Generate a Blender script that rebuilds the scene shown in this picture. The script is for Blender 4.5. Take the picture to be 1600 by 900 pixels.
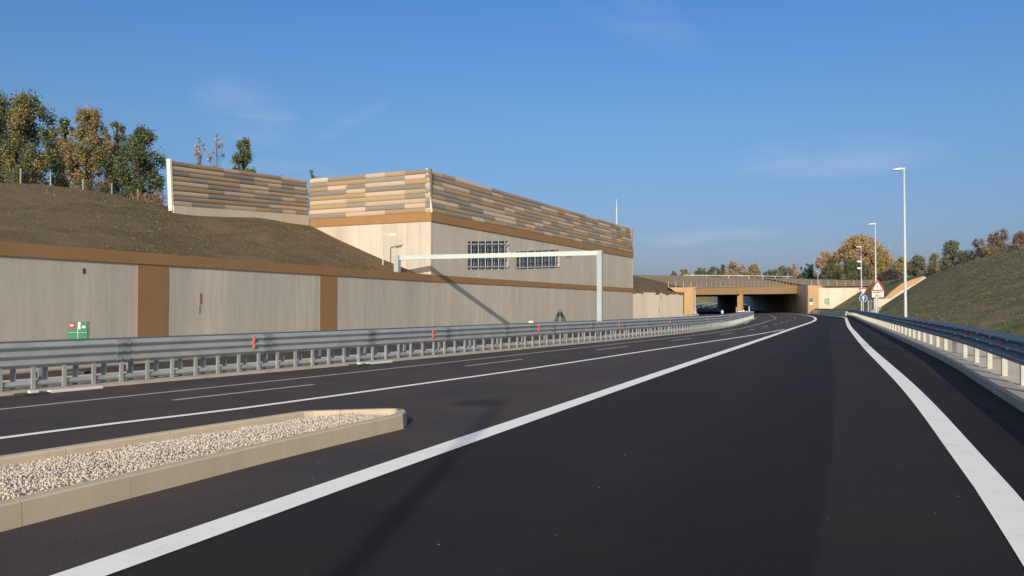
import bpy, math, random
import numpy as np
from mathutils import Vector, Matrix

for _o in list(bpy.data.objects):
    bpy.data.objects.remove(_o)
SC = bpy.context.scene
COL = SC.collection
R = math.radians
random.seed(7)

# ------------------------------------------------------------------ camera, sky, sun
EYE = 1.7
cam_d = bpy.data.cameras.new('camera')
cam_d.lens = 28.125
cam_d.sensor_width = 36
cam_d.clip_end = 6000
cam = bpy.data.objects.new('camera', cam_d)
COL.objects.link(cam)
cam.location = (0, 0, EYE)
cam.rotation_euler = (R(90 + 1.283), 0, 0)
SC.camera = cam

SUN_EL = 20.0
SUN_DIR = Vector((-0.097, -0.9953))          # horizontal direction towards the sun
sun_rot = math.atan2(SUN_DIR.x, SUN_DIR.y)
w = bpy.data.worlds.new('World')
SC.world = w
w.use_nodes = True
nt = w.node_tree
nt.nodes.clear()
wo = nt.nodes.new('ShaderNodeOutputWorld')
bg = nt.nodes.new('ShaderNodeBackground')
sky = nt.nodes.new('ShaderNodeTexSky')
sky.sky_type = 'NISHITA'
sky.sun_disc = False
sky.sun_elevation = R(SUN_EL)
sky.sun_rotation = sun_rot
sky.altitude = 50
sky.air_density = 1.0
sky.dust_density = 1.2
sky.ozone_density = 3.0
bg.inputs['Strength'].default_value = 0.10
# thin cirrus, laid out by direction in the sky
geo = nt.nodes.new('ShaderNodeTexCoord')
mp = nt.nodes.new('ShaderNodeMapping')
mp.inputs['Scale'].default_value = (4.0, 4.0, 16.0)
mp.inputs['Rotation'].default_value = (R(4), R(-10), R(0))
mp.inputs['Location'].default_value = (0.35, 0.2, 0.1)
nz = nt.nodes.new('ShaderNodeTexNoise')
nz.inputs['Scale'].default_value = 1.6
nz.inputs['Detail'].default_value = 7
nz.inputs['Roughness'].default_value = 0.6
nz.inputs['Distortion'].default_value = 0.5
cr = nt.nodes.new('ShaderNodeValToRGB')
cr.color_ramp.elements[0].position = 0.56
cr.color_ramp.elements[0].color = (0, 0, 0, 1)
cr.color_ramp.elements[1].position = 0.82
cr.color_ramp.elements[1].color = (0.32, 0.32, 0.32, 1)
mx = nt.nodes.new('ShaderNodeMix')
mx.data_type = 'RGBA'
mx.inputs[7].default_value = (3.7, 3.8, 4.5, 1)
L = nt.links
L.new(geo.outputs['Generated'], mp.inputs['Vector'])
L.new(mp.outputs['Vector'], nz.inputs['Vector'])
L.new(nz.outputs['Fac'], cr.inputs['Fac'])
def wm_(op, a, b=None):
    x = nt.nodes.new('ShaderNodeMath'); x.operation = op
    for v, i in ((a, 0), (b, 1)):
        if v is None: continue
        if isinstance(v, (int, float)): x.inputs[i].default_value = v
        else: L.new(v, x.inputs[i])
    return x.outputs[0]
sp3 = nt.nodes.new('ShaderNodeSeparateXYZ'); L.new(geo.outputs['Generated'], sp3.inputs[0])
yy_ = wm_('MAXIMUM', sp3.outputs['Y'], 0.05)
uu, vv = wm_('DIVIDE', sp3.outputs['X'], yy_), wm_('DIVIDE', sp3.outputs['Z'], yy_)
tot_ = None
for u0, v0, ru, rv, tl, st in ((-.335, .246, .075, .045, -.3, .55), (-.20, .232, .05, .012, .5, .4), (.41, .187, .16, .03, .05, .55), (.245, .086, .11, .013, .06, .8), (.34, .072, .09, .010, 0, .5), (.10, .40, .16, .05, -.5, .25), (-.62, .21, .2, .05, .1, .2), (-.28, .155, .12, .03, -.1, .5)):
    du = wm_('SUBTRACT', uu, u0); dv = wm_('SUBTRACT', wm_('SUBTRACT', vv, v0), wm_('MULTIPLY', du, tl))
    d2 = wm_('ADD', wm_('POWER', wm_('DIVIDE', du, ru), 2.0), wm_('POWER', wm_('DIVIDE', wm_('ABSOLUTE', dv), rv), 2.0))
    mk_ = wm_('MULTIPLY', wm_('MAXIMUM', wm_('SUBTRACT', 1.0, d2), 0.0), st)
    tot_ = mk_ if tot_ is None else wm_('ADD', tot_, mk_)
front_ = wm_('GREATER_THAN', sp3.outputs['Y'], 0.1)
cr.color_ramp.elements[0].position = 0.36; cr.color_ramp.elements[1].position = 0.7; cr.color_ramp.elements[1].color = (1, 1, 1, 1)
L.new(wm_('MULTIPLY', wm_('MULTIPLY', wm_('MULTIPLY', cr.outputs['Color'], tot_), front_), 0.55), mx.inputs[0])
# deeper blue on the side away from the sun, duller and greyer towards its horizon
sepd = nt.nodes.new('ShaderNodeSeparateXYZ')
L.new(geo.outputs['Generated'], sepd.inputs[0])
el = nt.nodes.new('ShaderNodeValToRGB')
for i_, (p_, c_) in enumerate([(0.0, (0.35, 0.335, 0.52)), (0.07, (0.375, 0.395, 0.53)), (0.217, (0.435, 0.555, 0.665)), (0.36, (0.385, 0.60, 0.83)), (0.42, (0.45, 0.65, 0.85)), (0.7, (1.5, 1.35, 1.05))]):  # zenith stop brightened above the view to add neutral fill
    if i_ > 1: el.color_ramp.elements.new(p_)
    el.color_ramp.elements[i_].position = p_
    el.color_ramp.elements[i_].color = (*c_, 1)
L.new(sepd.outputs['Z'], el.inputs['Fac'])
side = nt.nodes.new('ShaderNodeMapRange'); side.interpolation_type = 'SMOOTHSTEP'
side.inputs['From Min'].default_value = -0.3; side.inputs['From Max'].default_value = 0.45
L.new(sepd.outputs['Y'], side.inputs['Value'])
tint = nt.nodes.new('ShaderNodeMix'); tint.data_type = 'RGBA'; tint.blend_type = 'MULTIPLY'
warm = nt.nodes.new('ShaderNodeMix'); warm.data_type = 'RGBA'; warm.blend_type = 'MULTIPLY'
inv = nt.nodes.new('ShaderNodeMath'); inv.operation = 'SUBTRACT'; inv.inputs[0].default_value = 1.0
L.new(side.outputs['Result'], inv.inputs[1]); L.new(inv.outputs[0], warm.inputs[0])
L.new(sky.outputs['Color'], warm.inputs[6]); warm.inputs[7].default_value = (1.15, 1.02, 0.85, 1)  # sky behind the camera warmed to make the fill less blue
L.new(side.outputs['Result'], tint.inputs[0]); L.new(warm.outputs[2], tint.inputs[6]); L.new(el.outputs['Color'], tint.inputs[7])
L.new(tint.outputs[2], mx.inputs[6])
L.new(mx.outputs[2], bg.inputs['Color'])
L.new(bg.outputs['Background'], wo.inputs['Surface'])

sun_d = bpy.data.lights.new('sun', 'SUN')
sun_d.energy = 2.6
sun_d.angle = R(0.53)
sun_d.color = (1.0, 0.86, 0.68)
sun = bpy.data.objects.new('sun', sun_d)
COL.objects.link(sun)
sv = Vector((SUN_DIR.x * math.cos(R(SUN_EL)), SUN_DIR.y * math.cos(R(SUN_EL)), math.sin(R(SUN_EL))))
sun.rotation_euler = sv.to_track_quat('Z', 'Y').to_euler()

SC.render.engine = 'CYCLES'
SC.view_settings.view_transform = 'Standard'
SC.view_settings.look = 'None'
SC.view_settings.gamma = 1
SC.view_settings.use_curve_mapping = False
SC.view_settings.exposure = 0.74

# ------------------------------------------------------------------ materials
class N:
    """small wrapper to write node materials"""
    def __init__(s, name, rough=0.8, metal=0.0, spec=0.5):
        s.m = bpy.data.materials.new(name)
        s.m.use_nodes = True
        s.t = s.m.node_tree
        s.b = s.t.nodes['Principled BSDF']
        s.b.inputs['Roughness'].default_value = rough
        s.b.inputs['Metallic'].default_value = metal
        s.b.inputs['Specular IOR Level'].default_value = spec
    def n(s, kind): return s.t.nodes.new(kind)
    def l(s, a, b): s.t.links.new(a, b)
    def coord(s, which='Object', scale=(1, 1, 1)):
        tc = s.n('ShaderNodeTexCoord'); mp = s.n('ShaderNodeMapping')
        mp.inputs['Scale'].default_value = scale
        s.l(tc.outputs[which], mp.inputs['Vector'])
        return mp.outputs['Vector']
    def noise(s, vec, scale, detail=5, rough=0.55, dist=0.0):
        x = s.n('ShaderNodeTexNoise')
        x.inputs['Scale'].default_value = scale; x.inputs['Detail'].default_value = detail
        x.inputs['Roughness'].default_value = rough; x.inputs['Distortion'].default_value = dist
        s.l(vec, x.inputs['Vector'])
        return x.outputs['Fac']
    def ramp(s, fac, stops):
        x = s.n('ShaderNodeValToRGB')
        e = x.color_ramp.elements
        while len(e) < len(stops): e.new(0.5)
        for i, (p, c) in enumerate(stops):
            e[i].position = p
            e[i].color = (c, c, c, 1) if isinstance(c, (int, float)) else (*c, 1)
        s.l(fac, x.inputs['Fac'])
        return x.outputs['Color']
    def mix(s, fac, a, b, mode='MIX'):
        x = s.n('ShaderNodeMix'); x.data_type = 'RGBA'; x.blend_type = mode
        for v, i in ((fac, 0), (a, 6), (b, 7)):
            if isinstance(v, (int, float)): x.inputs[i].default_value = v if i == 0 else (v, v, v, 1)
            elif isinstance(v, tuple): x.inputs[i].default_value = (*v, 1)
            else: s.l(v, x.inputs[i])
        return x.outputs[2]
    def math(s, op, a, b=None):
        x = s.n('ShaderNodeMath'); x.operation = op
        for v, i in ((a, 0), (b, 1)):
            if v is None: continue
            if isinstance(v, (int, float)): x.inputs[i].default_value = v
            else: s.l(v, x.inputs[i])
        return x.outputs[0]
    def attr(s, name, out='Color'):
        x = s.n('ShaderNodeAttribute'); x.attribute_name = name
        return x.outputs[out]
    def color(s, c, k=0.85):
        if isinstance(c, tuple): s.b.inputs['Base Color'].default_value = (*(v * k for v in c), 1)
        else: s.l(s.mix(1.0, c, k, 'MULTIPLY') if k != 1 else c, s.b.inputs['Base Color'])
    def bump(s, h, strength=0.3, dist=0.02):
        x = s.n('ShaderNodeBump')
        x.inputs['Strength'].default_value = strength; x.inputs['Distance'].default_value = dist
        s.l(h, x.inputs['Height']); s.l(x.outputs['Normal'], s.b.inputs['Normal'])

M = {}
def plain(name, c, rough=0.7, metal=0.0, var=0.12, scale=3.0, spec=0.5):
    n = N(name, rough, metal, spec)
    f = n.noise(n.coord(), scale, 5)
    n.color(n.mix(n.ramp(f, [(0.3, 0.0), (0.7, 1.0)]), tuple(v * (1 - var) for v in c), tuple(min(1, v * (1 + var)) for v in c)))
    M[name] = n.m
    return n.m

def asphalt(name, c1, c2, ramp_bands=False):
    n = N(name, 0.9, 0.0, 0.22)
    v = n.coord()
    big = n.noise(v, 0.35, 5, 0.6)
    mid = n.noise(v, 3.0, 4)
    grain = n.noise(v, 75.0, 5, 0.75)
    base = n.mix(n.ramp(big, [(0.35, 0.0), (0.65, 1.0)]), c1, c2)
    base = n.mix(n.ramp(mid, [(0.3, 0.0), (0.7, 0.35)]), base, c2)
    base = n.mix(n.ramp(grain, [(0.35, 0.0), (0.68, 1.0)]), n.mix(1.0, base, 0.50, 'MULTIPLY'), n.mix(1.0, base, 1.65, 'MULTIPLY'))
    hue = n.noise(v, 0.5, 4, 0.6)
    base = n.mix(n.ramp(hue, [(0.4, 0.0), (0.62, 1.0)]), n.mix(1.0, base, (0.88, 0.93, 1.08), 'MULTIPLY'), n.mix(1.0, base, (1.12, 1.04, 0.98), 'MULTIPLY'))
    # scattered pale chips
    vo = n.n('ShaderNodeTexVoronoi'); vo.inputs['Scale'].default_value = 2.6
    n.l(v, vo.inputs['Vector'])
    chip = n.ramp(vo.outputs['Distance'], [(0.022, 1.0), (0.034, 0.0)])
    base = n.mix(chip, base, (0.35, 0.33, 0.31))
    vo2 = n.n('ShaderNodeTexVoronoi'); vo2.inputs['Scale'].default_value = 34
    n.l(v, vo2.inputs['Vector'])
    base = n.mix(n.ramp(vo2.outputs['Distance'], [(0.10, 0.5), (0.22, 0.0)]), base, n.mix(1.0, base, 2.6, 'MULTIPLY'))
    dust = n.noise(v, 0.16, 5, 0.6)
    base = n.mix(n.ramp(dust, [(0.5, 0.0), (0.7, 0.35)]), base, n.mix(1.0, base, (1.5, 1.42, 1.35), 'MULTIPLY'))
    if ramp_bands:
        uv = n.n('ShaderNodeUVMap'); uv.uv_map = 'UVMap'
        sp = n.n('ShaderNodeSeparateXYZ'); n.l(uv.outputs['UV'], sp.inputs[0])
        wob = n.math('ADD', sp.outputs[0], n.math('MULTIPLY', n.math('SUBTRACT', n.noise(v, 0.8, 3), 0.5), 0.12))
        band = n.ramp(n.math('DIVIDE', wob, 6.0), [(0.0, 0.0), (0.232, 0.0), (0.238, 1.0), (0.36, 0.75), (0.56, 0.0)])
        base = n.mix(band, base, n.mix(1.0, base, (0.60, 0.62, 0.68), 'MULTIPLY'))
        v2 = n.coord('UV', (1.0, 0.03, 1))
        st = n.noise(v2, 2.2, 4)
        base = n.mix(n.ramp(st, [(0.45, 0.0), (0.7, 0.35)]), base, n.mix(1.0, base, 0.7, 'MULTIPLY'))
    else:
        v2 = n.coord('UV', (1.0, 0.02, 1))
        st = n.noise(v2, 1.3, 4)
        base = n.mix(n.ramp(st, [(0.4, 0.0), (0.7, 0.4)]), base, n.mix(1.0, base, 0.75, 'MULTIPLY'))
    n.color(base)
    n.bump(grain, 0.9, 0.008)
    M[name] = n.m
    return n.m

def concrete(name, base, strip=1.25, lo=0.78, stain=0.25, uv=True):
    n = N(name, 0.85, 0.0, 0.3)
    if uv:
        uvn = n.n('ShaderNodeUVMap'); uvn.uv_map = 'UVMap'
        sp = n.n('ShaderNodeSeparateXYZ'); n.l(uvn.outputs['UV'], sp.inputs[0])
        cell = n.math('FLOOR', n.math('DIVIDE', sp.outputs[0], strip))
        wn = n.n('ShaderNodeTexWhiteNoise'); wn.noise_dimensions = '1D'; n.l(cell, wn.inputs['W'])
        cell2 = n.math('FLOOR', n.math('DIVIDE', sp.outputs[0], strip * 0.37))
        wn2 = n.n('ShaderNodeTexWhiteNoise'); wn2.noise_dimensions = '1D'; n.l(cell2, wn2.inputs['W'])
        val = n.math('ADD', n.math('MULTIPLY', wn.outputs['Value'], 0.6), n.math('MULTIPLY', wn2.outputs['Value'], 0.4))
        v = n.coord('UV'); vs = n.coord('UV', (3.0, 0.35, 1))
        runs = n.noise(n.coord('UV', (4.5, 0.12, 1)), 1.2, 4, 0.6)
        top = n.ramp(n.math('DIVIDE', sp.outputs[1], 6.5), [(0.10, 0.0), (0.48, 1.0)])
        runm = n.math('MULTIPLY', n.ramp(runs, [(0.60, 0.0), (0.68, 0.5)]), top)
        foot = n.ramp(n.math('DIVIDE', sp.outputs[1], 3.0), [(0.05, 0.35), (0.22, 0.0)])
        col = n.mix(val, tuple(b * lo for b in base), tuple(min(0.9, b * 1.08) for b in base))
        cell3 = n.math('FLOOR', n.math('DIVIDE', n.math('ADD', sp.outputs[0], 0.7), strip * 2.9))
        wn3 = n.n('ShaderNodeTexWhiteNoise'); wn3.noise_dimensions = '1D'; n.l(cell3, wn3.inputs['W'])
        col = n.mix(n.math('MULTIPLY', wn3.outputs['Value'], 0.55), col, n.mix(1.0, col, (0.80, 0.81, 0.80), 'MULTIPLY'))
        fr = n.math('FRACT', n.math('DIVIDE', sp.outputs[0], strip))
        joint = n.ramp(fr, [(0.0, 1.0), (0.018, 0.0), (0.99, 0.0)])
        col = n.mix(joint, col, n.mix(1.0, col, 0.8, 'MULTIPLY'))
        col = n.mix(runm, col, n.mix(1.0, col, (0.66, 0.65, 0.62), 'MULTIPLY'))
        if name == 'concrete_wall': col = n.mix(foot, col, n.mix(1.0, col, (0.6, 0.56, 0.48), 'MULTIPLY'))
    else:
        v = n.coord(); vs = n.coord('Object', (2, 2, 0.35))
        col = base
    streak = n.noise(vs, 1.6, 6, 0.6)
    col = n.mix(n.ramp(streak, [(0.42, 0.0), (0.70, stain * 2.0)]), col, tuple(b * 0.62 for b in base))
    blot = n.noise(v, 0.9, 6, 0.65)
    col = n.mix(n.ramp(blot, [(0.5, 0.0), (0.75, stain)]), col, (base[0] * .6, base[1] * .62, base[2] * .58))
    spots = n.noise(v, 3.3, 5, 0.7)
    col = n.mix(n.ramp(spots, [(0.66, 0.0), (0.74, 0.5)]), col, tuple(b * 0.45 for b in base))
    fine = n.noise(v, 30, 4)
    col = n.mix(n.ramp(fine, [(0.3, 0.0), (0.7, 0.16)]), col, tuple(b * 0.7 for b in base))
    n.color(col)
    n.bump(fine, 0.15, 0.01)
    M[name] = n.m
    return n.m

def turf(name, cols, dist=1.0):
    n = N(name, 0.95, 0.0, 0.1)
    v = n.coord()
    vs = n.coord('UV', (0.35, 1.0, 1))
    a = n.noise(v, 0.12, 6, 0.6)
    b = n.noise(v, 0.9, 7, 0.7)
    c = n.noise(v, 9.0, 5, 0.75)
    d = n.noise(vs, 0.7, 6, 0.65, 0.6)
    col = n.mix(n.ramp(a, [(0.38, 0.0), (0.62, 1.0)]), cols[0], cols[1])
    col = n.mix(n.ramp(b, [(0.44, 0.0), (0.60, 0.9)]), col, cols[2])
    e = n.noise(n.coord('Object', (1.0, 0.6, 3.0)), 0.55, 6, 0.7, 0.8)
    col = n.mix(n.ramp(e, [(0.44, 0.0), (0.60, 0.75)]), col, n.mix(1.0, col, (0.60, 0.68, 0.58), 'MULTIPLY'))
    f = n.noise(n.coord('Object', (0.6, 0.6, 2.5)), 1.7, 6, 0.7, 0.5)
    col = n.mix(n.ramp(f, [(0.56, 0.0), (0.70, 0.7)]), col, n.mix(1.0, cols[3], (1.35, 1.2, 1.1), 'MULTIPLY'))
    col = n.mix(n.ramp(d, [(0.52, 0.0), (0.7, 0.8)]), col, cols[3])
    col = n.mix(n.ramp(c, [(0.3, 0.3), (0.55, 0.0)]), col, n.mix(1.0, col, 0.35, 'MULTIPLY'))
    if name == 'turf_right':
        uvn = n.n('ShaderNodeUVMap'); uvn.uv_map = 'UVMap'; sp = n.n('ShaderNodeSeparateXYZ'); n.l(uvn.outputs['UV'], sp.inputs[0])
        cb = n.n('ShaderNodeCombineXYZ')
        n.l(n.math('MULTIPLY', n.math('ADD', sp.outputs[0], n.math('MULTIPLY', sp.outputs[1], 1.5)), 0.33), cb.inputs[0]); n.l(n.math('MULTIPLY', sp.outputs[1], 0.05), cb.inputs[1])
        tr = n.noise(cb.outputs[0], 1.0, 3, 0.6, 0.4)
        col = n.mix(n.ramp(tr, [(0.54, 0.0), (0.60, 0.75), (0.66, 0.1)]), col, (0.27, 0.215, 0.145))
    n.color(col, 1.0)
    n.bump(n.math('ADD', c, n.math('MULTIPLY', b, 2.5)), 0.5, 0.10)
    M[name] = n.m
    return n.m

asphalt('asphalt_main', (0.066, 0.055, 0.054), (0.082, 0.069, 0.067))
asphalt('asphalt_ramp', (0.023, 0.0195, 0.020), (0.029, 0.0245, 0.025), True)
asphalt('asphalt_far', (0.045, 0.04, 0.04), (0.055, 0.05, 0.05))
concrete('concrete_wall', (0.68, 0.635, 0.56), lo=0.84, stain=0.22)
concrete('concrete_light', (0.76, 0.68, 0.57), lo=0.92, stain=0.08)
concrete('concrete_plain', (0.52, 0.47, 0.38), uv=False, stain=0.12)
concrete('kerb_concrete', (0.62, 0.535, 0.41), uv=False, stain=0.15)
concrete('kerb_strip_concrete', (0.52, 0.48, 0.42), uv=False, stain=0.3)
turf('turf_left', [(0.185, 0.132, 0.088), (0.145, 0.118, 0.07), (0.205, 0.142, 0.092), (0.13, 0.11, 0.062)])
turf('turf_right', [(0.18, 0.175, 0.088), (0.24, 0.18, 0.118), (0.135, 0.17, 0.072), (0.29, 0.24, 0.155)])
turf('turf_brown', [(0.36, 0.26, 0.20), (0.30, 0.245, 0.17), (0.38, 0.275, 0.21), (0.26, 0.23, 0.15)])
plain('gold_paint', (0.355, 0.20, 0.088), 0.75, 0, 0.07, 1.2)
plain('ochre_sunlit', (0.50, 0.325, 0.165), 0.75, 0, 0.07, 1.2)  # brighter copy of the gold paint, sunlight on the underpass put into the colour
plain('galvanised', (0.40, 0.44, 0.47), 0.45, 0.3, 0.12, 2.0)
plain('galvanised_shade', (0.13, 0.16, 0.21), 0.5, 0.2, 0.12, 2.0)  # darker, bluer copy of galvanised; shade on the right barrier put into the colour
plain('galvanised_dull', (0.30, 0.34, 0.38), 0.5, 0.4, 0.15, 2.0)
plain('pole_white', (0.55, 0.60, 0.61), 0.5, 0.0, 0.05)
plain('portal_paint', (0.42, 0.50, 0.53), 0.5, 0.1, 0.05)
plain('lamp_grey', (0.70, 0.71, 0.72), 0.4, 0.0, 0.04)
plain('dark_metal', (0.05, 0.055, 0.06), 0.5, 0.0)
plain('black', (0.012, 0.012, 0.013), 0.6)
plain('orange', (0.75, 0.10, 0.04), 0.5, 0, 0.05)
plain('post_grey', (0.50, 0.51, 0.46), 0.6, 0, 0.12)
plain('tar', (0.014, 0.013, 0.013), 0.6)
plain('red', (0.42, 0.015, 0.03), 0.5, 0, 0.05)
plain('white', (0.78, 0.78, 0.76), 0.5, 0, 0.04)
plain('sign_blue', (0.015, 0.10, 0.36), 0.45, 0, 0.05)
plain('emblem_green', (0.03, 0.30, 0.17), 0.6, 0, 0.15)
plain('sign_green', (0.0, 0.19, 0.11), 0.45, 0, 0.08)
plain('sign_back', (0.10, 0.11, 0.11), 0.6, 0, 0.08)
plain('red_paint', (0.40, 0.15, 0.11), 0.8, 0, 0.3)
plain('bark', (0.10, 0.075, 0.055), 0.9, 0, 0.3, 8)
plain('fence_green', (0.22, 0.26, 0.23), 0.6, 0.1)
plain('fence_pale', (0.55, 0.50, 0.42), 0.7)
plain('fence_dim', (0.42, 0.33, 0.26), 0.8)
plain('soil', (0.24, 0.13, 0.08), 0.95, 0, 0.3, 2)
plain('seal', (0.80, 0.80, 0.70), 0.7)
plain('steel_blue', (0.12, 0.15, 0.22), 0.5, 0.3)
n_ = N('line_paint', 0.7, 0, 0.3)
v_ = n_.coord(); g_ = n_.noise(v_, 55, 4, 0.8); g2_ = n_.noise(v_, 1.3, 5, 0.7)
c_ = n_.mix(n_.ramp(g_, [(0.6, 0.0), (0.75, 0.4)]), (0.93, 0.92, 0.88), (0.42, 0.41, 0.39))
c_ = n_.mix(n_.ramp(g2_, [(0.5, 0.0), (0.75, 0.3)]), c_, (0.6, 0.59, 0.57))
g3_ = n_.noise(v_, 14, 5, 0.75); c_ = n_.mix(n_.ramp(g3_, [(0.62, 0.0), (0.72, 0.55)]), c_, (0.30, 0.29, 0.28))
n_.color(c_, 1.0); n_.bump(g_, 0.3, 0.004); M['line_paint'] = n_.m
n_ = N('line_thin', 0.7, 0, 0.3)
v_ = n_.coord(); g_ = n_.noise(v_, 60, 3, 0.7)
n_.color(n_.mix(n_.ramp(g_, [(0.4, 0.0), (0.7, 0.7)]), (0.58, 0.56, 0.54), (0.25, 0.24, 0.23))); M['line_thin'] = n_.m
n_ = N('glass', 0.35, 0, 0.4); n_.color((0.085, 0.115, 0.14)); M['glass'] = n_.m
n_ = N('cladding', 0.85, 0, 0.2)
f_ = n_.noise(n_.coord('UV', (1, 6, 1)), 3.0, 5)
n_.color(n_.mix(n_.ramp(f_, [(0.3, 0.0), (0.7, 0.22)]), n_.attr('tint'), n_.mix(1.0, n_.attr('tint'), 0.6, 'MULTIPLY'))); M['cladding'] = n_.m
n_ = N('stones', 0.9, 0, 0.2); n_.color(n_.attr('tint')); M['stones'] = n_.m
n_ = N('grass_blades', 0.9, 0, 0.1); n_.color(n_.attr('tint'), 1.0); M['grass_blades'] = n_.m
n_ = N('foliage', 0.75, 0, 0.2); n_.color(n_.attr('tint'), 1.0)
tr_ = n_.n('ShaderNodeBsdfTranslucent'); n_.l(n_.attr('tint'), tr_.inputs['Color'])
ms_ = n_.n('ShaderNodeMixShader'); ms_.inputs[0].default_value = 0.42
n_.l(n_.b.outputs[0], ms_.inputs[1]); n_.l(tr_.outputs[0], ms_.inputs[2])
n_.l(ms_.outputs[0], n_.t.nodes['Material Output'].inputs['Surface']); M['foliage'] = n_.m

# ------------------------------------------------------------------ mesh helpers
def link(o, parent=None):
    COL.objects.link(o)
    if parent: o.parent = parent
    return o

def tag(o, label=None, cat=None, group=None, kind=None):
    if label: o['label'] = label
    if cat: o['category'] = cat
    if group: o['group'] = group
    if kind: o['kind'] = kind
    return o

def empty(name, loc, rz=0.0, label=None, cat=None, group=None):
    o = bpy.data.objects.new(name, None)
    o.empty_display_size = 0.3
    link(o); o.location = loc; o.rotation_euler = (0, 0, rz)
    return tag(o, label, cat, group)

class MB:
    def __init__(s): s.v = []; s.f = []; s.c = []; s.uv = []; s.cur = (1, 1, 1)
    def add(s, vs, fs, uvs=None):
        b = len(s.v); s.v += [tuple(v) for v in vs]
        for i, f in enumerate(fs):
            s.f.append(tuple(b + k for k in f)); s.c.append(s.cur)
            s.uv.append(uvs[i] if uvs else [(s.v[b + k][0], s.v[b + k][1] if abs(s.v[b + k][1]) > 1e9 else s.v[b + k][2]) for k in f])
        return s
    def box(s, c, size, rz=0.0, rx=0.0, ry=0.0):
        m = Matrix.Translation(c) @ Matrix.Rotation(rz, 4, 'Z') @ Matrix.Rotation(rx, 4, 'X') @ Matrix.Rotation(ry, 4, 'Y')
        x, y, z = (k / 2 for k in size)
        vs = [m @ Vector(p) for p in [(-x, -y, -z), (x, -y, -z), (x, y, -z), (-x, y, -z), (-x, -y, z), (x, -y, z), (x, y, z), (-x, y, z)]]
        return s.add(vs, [(0, 3, 2, 1), (4, 5, 6, 7), (0, 1, 5, 4), (1, 2, 6, 5), (2, 3, 7, 6), (3, 0, 4, 7)])
    def bar(s, a, b, wd, ht, up=(0, 0, 1)):
        a = Vector(a); b = Vector(b); d = (b - a).normalized()
        sx = d.cross(Vector(up))
        if sx.length < 1e-4: sx = d.cross(Vector((0, 1, 0)))
        sx.normalize(); uy = sx.cross(d)
        vs = [p + sx * i * wd / 2 + uy * j * ht / 2 for p in (a, b) for i, j in ((-1, -1), (1, -1), (1, 1), (-1, 1))]
        return s.add(vs, [(0, 1, 2, 3), (7, 6, 5, 4), (0, 4, 5, 1), (1, 5, 6, 2), (2, 6, 7, 3), (3, 7, 4, 0)])
    def tube(s, pts, rs, n=10):
        pts = [Vector(p) for p in pts]
        if isinstance(rs, (int, float)): rs = [rs] * len(pts)
        vs = []; fs = []
        for i, p in enumerate(pts):
            d = (pts[min(i + 1, len(pts) - 1)] - pts[max(i - 1, 0)]).normalized()
            a = d.cross(Vector((0, 0, 1)))
            if a.length < 1e-3: a = Vector((1, 0, 0))
            a.normalize(); b = d.cross(a)
            for k in range(n):
                t = 2 * math.pi * k / n
                vs.append(p + (a * math.cos(t) + b * math.sin(t)) * rs[i])
        for i in range(len(pts) - 1):
            for k in range(n):
                fs.append((i * n + k, i * n + (k + 1) % n, (i + 1) * n + (k + 1) % n, (i + 1) * n + k))
        fs.append(tuple(range(n))[::-1]); fs.append(tuple((len(pts) - 1) * n + k for k in range(n)))
        return s.add(vs, fs)
    def disc(s, c, r, nrm, th=0.02, n=24, poly=None):
        """flat plate with thickness facing nrm; poly = list of 2D points else circle"""
        nrm = Vector(nrm).normalized(); a = Vector((0, 0, 1)).cross(nrm).normalized(); b = nrm.cross(a)
        poly = poly or [(r * math.cos(2 * math.pi * k / n), r * math.sin(2 * math.pi * k / n)) for k in range(n)]
        m = len(poly); c = Vector(c)
        vs = [c + a * x + b * y + nrm * th / 2 for x, y in poly] + [c + a * x + b * y - nrm * th / 2 for x, y in poly]
        fs = [tuple(range(m)), tuple(range(2 * m - 1, m - 1, -1))] + [(i, m + i, m + (i + 1) % m, (i + 1) % m) for i in range(m)]
        return s.add(vs, fs)
    def build(s, name, mat, parent=None, smooth=False, tint=False):
        me = bpy.data.meshes.new(name)
        me.from_pydata(s.v, [], s.f)
        ul = me.uv_layers.new(name='UVMap')
        flat = [x for f in s.uv for p in f for x in p]
        ul.data.foreach_set('uv', flat)
        if tint:
            ca = me.color_attributes.new('tint', 'FLOAT_COLOR', 'CORNER')
            cc = []
            for f, c in zip(s.f, s.c): cc += [*c, 1.0] * len(f)
            ca.data.foreach_set('color', cc)
        me.materials.append(M[mat] if isinstance(mat, str) else mat)
        if smooth: me.polygons.foreach_set('use_smooth', [True] * len(me.polygons))
        me.update()
        o = bpy.data.objects.new(name, me)
        link(o)
        if parent:                      # vertices are given in world space
            bpy.context.view_layer.update()
            o.parent = parent
            o.matrix_parent_inverse = wm(parent).inverted()
        return o

def wm(o):
    m = Matrix.LocRotScale(o.location, o.rotation_euler, o.scale)
    if o.parent: m = wm(o.parent) @ o.matrix_parent_inverse @ m
    return m

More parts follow.
